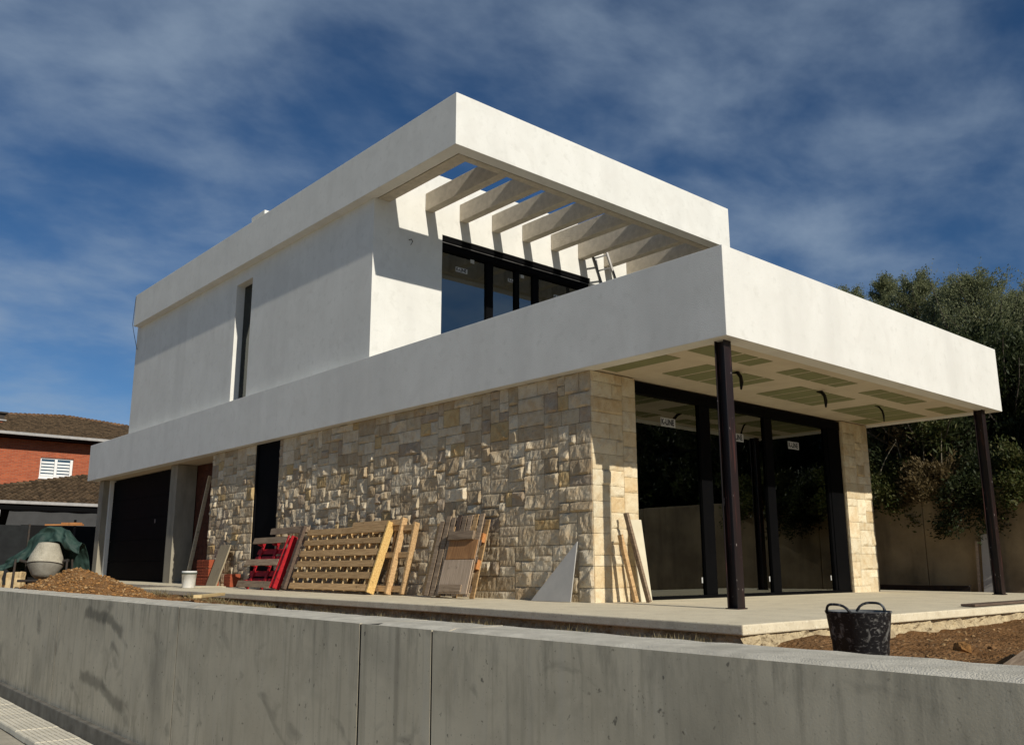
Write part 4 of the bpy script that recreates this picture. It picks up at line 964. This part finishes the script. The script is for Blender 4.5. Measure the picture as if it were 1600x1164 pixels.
# ================================================================== PLANTS
def leaves_mesh(pts, dirs, size, rng, name, aspect=.38):
    n = len(pts); d = dirs + rng.normal(0, .55, (n,3)); d /= np.linalg.norm(d, axis=1)[:,None]
    s = rng.normal(0, 1, (n,3)); s -= (s*d).sum(1)[:,None]*d; s /= np.linalg.norm(s, axis=1)[:,None]
    L = size*rng.uniform(.6, 1.4, n)[:,None]; W = L*aspect
    V = np.stack([pts, pts+d*L*.5+s*W*.5, pts+d*L, pts+d*L*.5-s*W*.5], 1).reshape(-1,3)
    me = bpy.data.meshes.new(name); me.vertices.add(n*4); me.vertices.foreach_set('co', V.astype('f').ravel())
    me.loops.add(n*4); me.loops.foreach_set('vertex_index', np.arange(n*4, dtype='i'))
    me.polygons.add(n); me.polygons.foreach_set('loop_start', np.arange(0, n*4, 4, dtype='i')); me.polygons.foreach_set('loop_total', np.full(n, 4, 'i'))
    me.update(calc_edges=True); return me
def tree(base, h, rad, seed, label, leafm, nbranch=90, nleaf=26000, size=.13, crown0=.18, group='trees on the bank behind the house', shape=1.0):
    rng = np.random.default_rng(seed); t = thing('tree', label, 'tree', base, group)
    wob = rng.normal(0, .12, (9,2)).cumsum(0)*.35
    tp = [(wob[i,0]*i/8, wob[i,1]*i/8, h*.95*i/8-.4*(i == 0)) for i in range(9)]
    mbt = MB(); mbt.tube(tp, [max(.012, .15*h/8*(1-i/8.3)) for i in range(9)], 8)
    mbt.build('trunk', BARK, t, smooth=True)
    mbb = MB(); P_, D_ = [], []; per = nleaf//nbranch
    for b in range(nbranch):
        k = crown0 + (1-crown0)*rng.random()**.9; z0 = h*.93*k; a = rng.random()*2*math.pi
        kk = (k-crown0)/(1-crown0); prof = (1-kk**1.5)**(1.0 if shape > 1.2 else .75) * min(1, .45+(k-crown0)*3)
        L = rad*prof*rng.uniform(.45, 1.15) + .25; rise = rng.uniform(.35, 1.1)*shape
        i0 = min(7, int(k*8)); fx = k*8-i0; bx0 = np.array(tp[i0])*(1-fx)+np.array(tp[i0+1])*fx; bx0[2] = z0*.97
        pts = []
        for q in range(6):
            s = q/5; pts.append(bx0 + np.array([math.cos(a)*L*s, math.sin(a)*L*s, L*rise*s**1.3 - .12*L*s*s]) + rng.normal(0, .04*L, 3)*s)
        mbb.tube([tuple(p) for p in pts], [.035*(1-.16*q)*(.5+.5*prof) for q in range(6)], 4, caps=False)
        pts = np.array(pts); s = rng.random(per)**.6*5; i = np.minimum(s.astype(int), 4); fr = (s-i)[:,None]
        p = pts[i]*(1-fr)+pts[i+1]*fr
        # small twig clumps along the branch
        cl = rng.normal(0, .07+.085*L, (12,3)); cl[:,2] = abs(cl[:,2])*1.3; p = p + cl[rng.integers(0,12,per)]*rng.uniform(.2,1,per)[:,None] + rng.normal(0,.035,(per,3))
        P_.append(p); dd = np.tile(np.array([math.cos(a)*.6, math.sin(a)*.6, .75]), (per,1)); D_.append(dd)
    mbb.build('limbs', BARK, t)
    me = leaves_mesh(np.concatenate(P_), np.concatenate(D_), size, rng, 'crown'); link('crown', me, leafm, t)
    return t
R0 = np.array(r2); F0 = np.array(f_); U0 = np.array(u2)
def at(px_, py_, depth):
    d = F0 + (px_-800)/FPX*R0 - (py_-582)/FPX*U0; return CAM + d*depth
TR = [(1330,436,27,1.5,21,'slim grey green tree, leftmost crown showing over the parapet'), (1367,418,29,1.4,22,'feathery tall tree second from left over the parapet'),
      (1421,416,26,1.7,23,'rounded grey green tree in the middle of the row over the parapet'), (1470,434,30,1.5,24,'darker lower tree left of the tallest tree'),
      (1514,412,24,2.1,25,'tallest bushy tree right of the middle with the broad crown'), (1583,444,26,1.7,26,'thin tree at the right edge of the picture'),
      (1640,430,24,2.0,27,'tree just beyond the right edge of the picture')]
for (px_, py_, dp, rad, seed, lab) in TR:
    top = at(px_, py_, dp); gz_ = hillz(top[0], top[1]) if top[0] > 10.3 else 0
    tree((top[0], top[1], gz_-.1), (top[2]-gz_), rad*.85, seed, lab, LEAF_T, nbranch=130, nleaf=52000, size=.062, crown0=.10, shape=1.5)
# a second, denser row lower down hides the ground behind
for k, (px_, py_, dp, rad, seed) in enumerate(((1350,520,21,1.9,31),(1420,530,20,2.0,32),(1490,525,21.5,2.1,33),(1560,540,20,2.0,34),(1625,530,20,2.1,35))):
    top = at(px_, py_, dp); gz_ = hillz(top[0], top[1])
    tree((top[0], top[1], gz_-.1), (top[2]-gz_), rad, seed, ('dense dark tree filling the gap above the balcony corner','dark leafy tree below the middle crowns','dark dense tree behind the end of the parapet','dark tree right of the parapet end','dark dense tree cut by the right edge')[k], LEAF_D, nbranch=120, nleaf=36000, size=.10, crown0=.03, group='dark trees filling the bank')
# trees further along the garden wall, beyond the right edge (they shade it and mirror in the glazing)
NTH = ('first','second','third','fourth','fifth','sixth','seventh','eighth')
for k, (x, y, h_) in enumerate(((12.3,-2.0,3.6),(12.0,-3.6,3.9),(12.3,-5.2,3.7),(12.0,-6.9,4.0),(12.4,-8.8,3.8),(14.2,-2.8,4.0),(14.4,-5.4,4.2),(14.2,-8.0,4.0))):
    tree((x, y, hillz(x,y)-.1), h_, 1.9, 50+k, NTH[k]+' dense tree along the garden wall past the right edge', LEAF_D, nbranch=90, nleaf=20000, size=.11, crown0=.02, group='trees along the garden wall')
def bush(c, rx, ry, rz, seed, label, leafm, n=9000, size=.09, drop=.0, name='shrub', group='shrubs on the garden wall', asp=.45):
    rng = np.random.default_rng(seed); t = thing(name, label, 'shrub', tuple(c), group)
    mbb = MB(); Pn, Dn = [], []; nb_ = 34; per = n//nb_
    for b in range(nb_):
        a = rng.random()*2*math.pi; el = rng.uniform(-.25 if drop else .05, 1.35); L = rng.uniform(.6,1.1)
        e = np.array([math.cos(a)*math.cos(el)*rx, math.sin(a)*math.cos(el)*ry, math.sin(el)*rz])*L
        pts = [e*s + np.array([0,0,-drop*s*s*(1 if math.cos(a) < 0 else 0)]) + rng.normal(0,.05,3)*s for s in np.linspace(0,1,5)]
        mbb.tube([tuple(p) for p in pts], [.012,.010,.008,.006,.004], 4, caps=False)
        pts = np.array(pts); s = rng.random(per)**.55*4; i = np.minimum(s.astype(int),3); fr = (s-i)[:,None]; p = pts[i]*(1-fr)+pts[i+1]*fr
        Pn.append(p + rng.normal(0, .09, (per,3))); Dn.append(np.tile(e/np.linalg.norm(e)+np.array([0,0,.2-drop*.5]), (per,1)))
    mbb.build('stems', BARK, t); link('foliage', leaves_mesh(np.concatenate(Pn), np.concatenate(Dn), size, rng, 'foliage', asp), leafm, t)
BU = [(4.4,.9,.9,.9,.5,LEAF_B,'bramble at the left end of the garden wall beside the stone pier'),(3.3,.9,.9,.85,.6,LEAF_B,'bramble hanging over the garden wall left of the middle'),
      (2.3,.8,.8,.7,.25,LEAF_Y,'dry yellowing bramble on top of the garden wall'),(1.5,.8,.8,.95,.75,LEAF_D,'dark ivy clump drooping far down the garden wall'),
      (.6,.9,.9,.9,.3,LEAF_B,'green bush on the wall just left of the far steel post'),(-.4,.9,.9,.9,.6,LEAF_D,'dark bush on the wall right of the far steel post'),(-1.5,1,1,1.0,.5,LEAF_B,'green bush on the wall beyond the right edge')]
for k, (y, rx, ry, rz, drop, lm, lab) in enumerate(BU): bush((GX+.25,y,1.95), rx, ry, rz, 60+k, lab, lm, n=14000, size=.075, drop=drop)
for k, y in enumerate((-2.8,-4.2,-5.7,-7.2,-9.0)): bush((GX+1.35,y,2.05), 1, 1.1, 1.2, 80+k, ('first','second','third','fourth','fifth')[k]+' bush along the garden wall past the right edge of the picture', LEAF_D, n=5000, size=.13, drop=0, group='bushes out of view on the garden wall')
# taller canes and dead sticks
for k, (px_, py_, x, lean_) in enumerate(((1388,655,10.5,-.25),(1440,650,10.6,.05),(1472,655,10.4,.12),(1400,690,10.2,.5))):
    rng = np.random.default_rng(90+k); d = F0 + (px_-800)/FPX*R0 - (py_-582)/FPX*U0; tpt = CAM + d*((x-CAM[0])/d[0])
    t_ = thing('cane', ('bent pale cane left above the brambles','tall straight cane in the dark under the balcony','slim cane right of the tall one','grey dead stick jutting over the brambles')[k], 'cane', (x, tpt[1]+lean_, 1.9))
    Ht_ = tpt[2]-1.9; pts = [(0,-lean_*s**2,Ht_*s) for s in np.linspace(0,1,7)]
    MB().tube(pts, [.016,.015,.013,.012,.010,.008,.005], 5).build('stalk', mat('dry_cane%d' % k, (.26,.22,.15), (.16,.14,.10), bump=.1), t_)
    if k < 3:
        n_ = 260; s = rng.random(n_)**.5; p = np.stack([rng.normal(0,.12,n_), -lean_*s**2+rng.normal(0,.14,n_), Ht_*(.55+.45*s)], 1)
        link('leaves', leaves_mesh(p, np.tile(np.array([0,.3,-.4]),(n_,1)), .16, rng, 'leaves', .22), LEAF_Y if k == 0 else LEAF_B, t_)
# things left along the garden wall
o = MB().box(0,.03,0,.26,0,1.08).build('board', BOARDG, None, bevel=.003); o.matrix_world = Matrix.Translation((9.70,1.10,-.03)) @ Matrix.Rotation(.12, 4, 'Y'); tag(o, 'grey board leaning on the garden wall beside the far post', 'board')
o = MB().box(0,.04,0,.05,0,.95).build('batten', WOODP, None, bevel=.003); o.matrix_world = Matrix.Translation((9.72,1.42,-.03)) @ Matrix.Rotation(.10, 4, 'Y'); tag(o, 'short pale batten leaning left of the grey board', 'batten')
o = thing('steel_beam', 'dark steel beam lying along the foot of the garden wall', 'beam', (9.55,1.55,-.02))
P('web', IRON, (.02,.035,0,2.4,.0,.10), bevel=0, parent=o); P('flange', IRON, (-.03,.085,0,2.4,.1005,.112), bevel=0, parent=o); P('flange', IRON, (-.03,.085,0,2.4,-.012,-.0005), bevel=0, parent=o)

# dry grass tufts along the foot of the terrace slab and beside the wall
rngg = np.random.default_rng(321); n_ = 5200
yv = np.where(rngg.random(n_) < .8, rngg.uniform(-1.2, 7, n_), rngg.uniform(7, 12, n_)); tuft = np.round(yv*5)/5+rngg.normal(0,.05,n_)
yv = tuft; xv = -1.98 - np.abs(rngg.normal(0, .13, n_)) + .02*np.sin(yv*3)
keep = np.array([fbm(a*1.7, 3.3) > -.12 for a in yv])
pv = np.stack([xv, yv, np.array([yardz(a, b) for a, b in zip(xv, yv)])-.01], 1)[keep]
me = leaves_mesh(pv, np.tile(np.array([-.1,-.1,1.0]), (len(pv),1)), .10, rngg, 'dry_grass', .07)
o = link('dry_grass', me, leaf_mat('dry_grass_blades', (.20,.16,.075), (.34,.28,.15)), None); o['kind'] = 'stuff'; o['label'] = 'dry grass tufts in the gap between the street wall and the terrace'
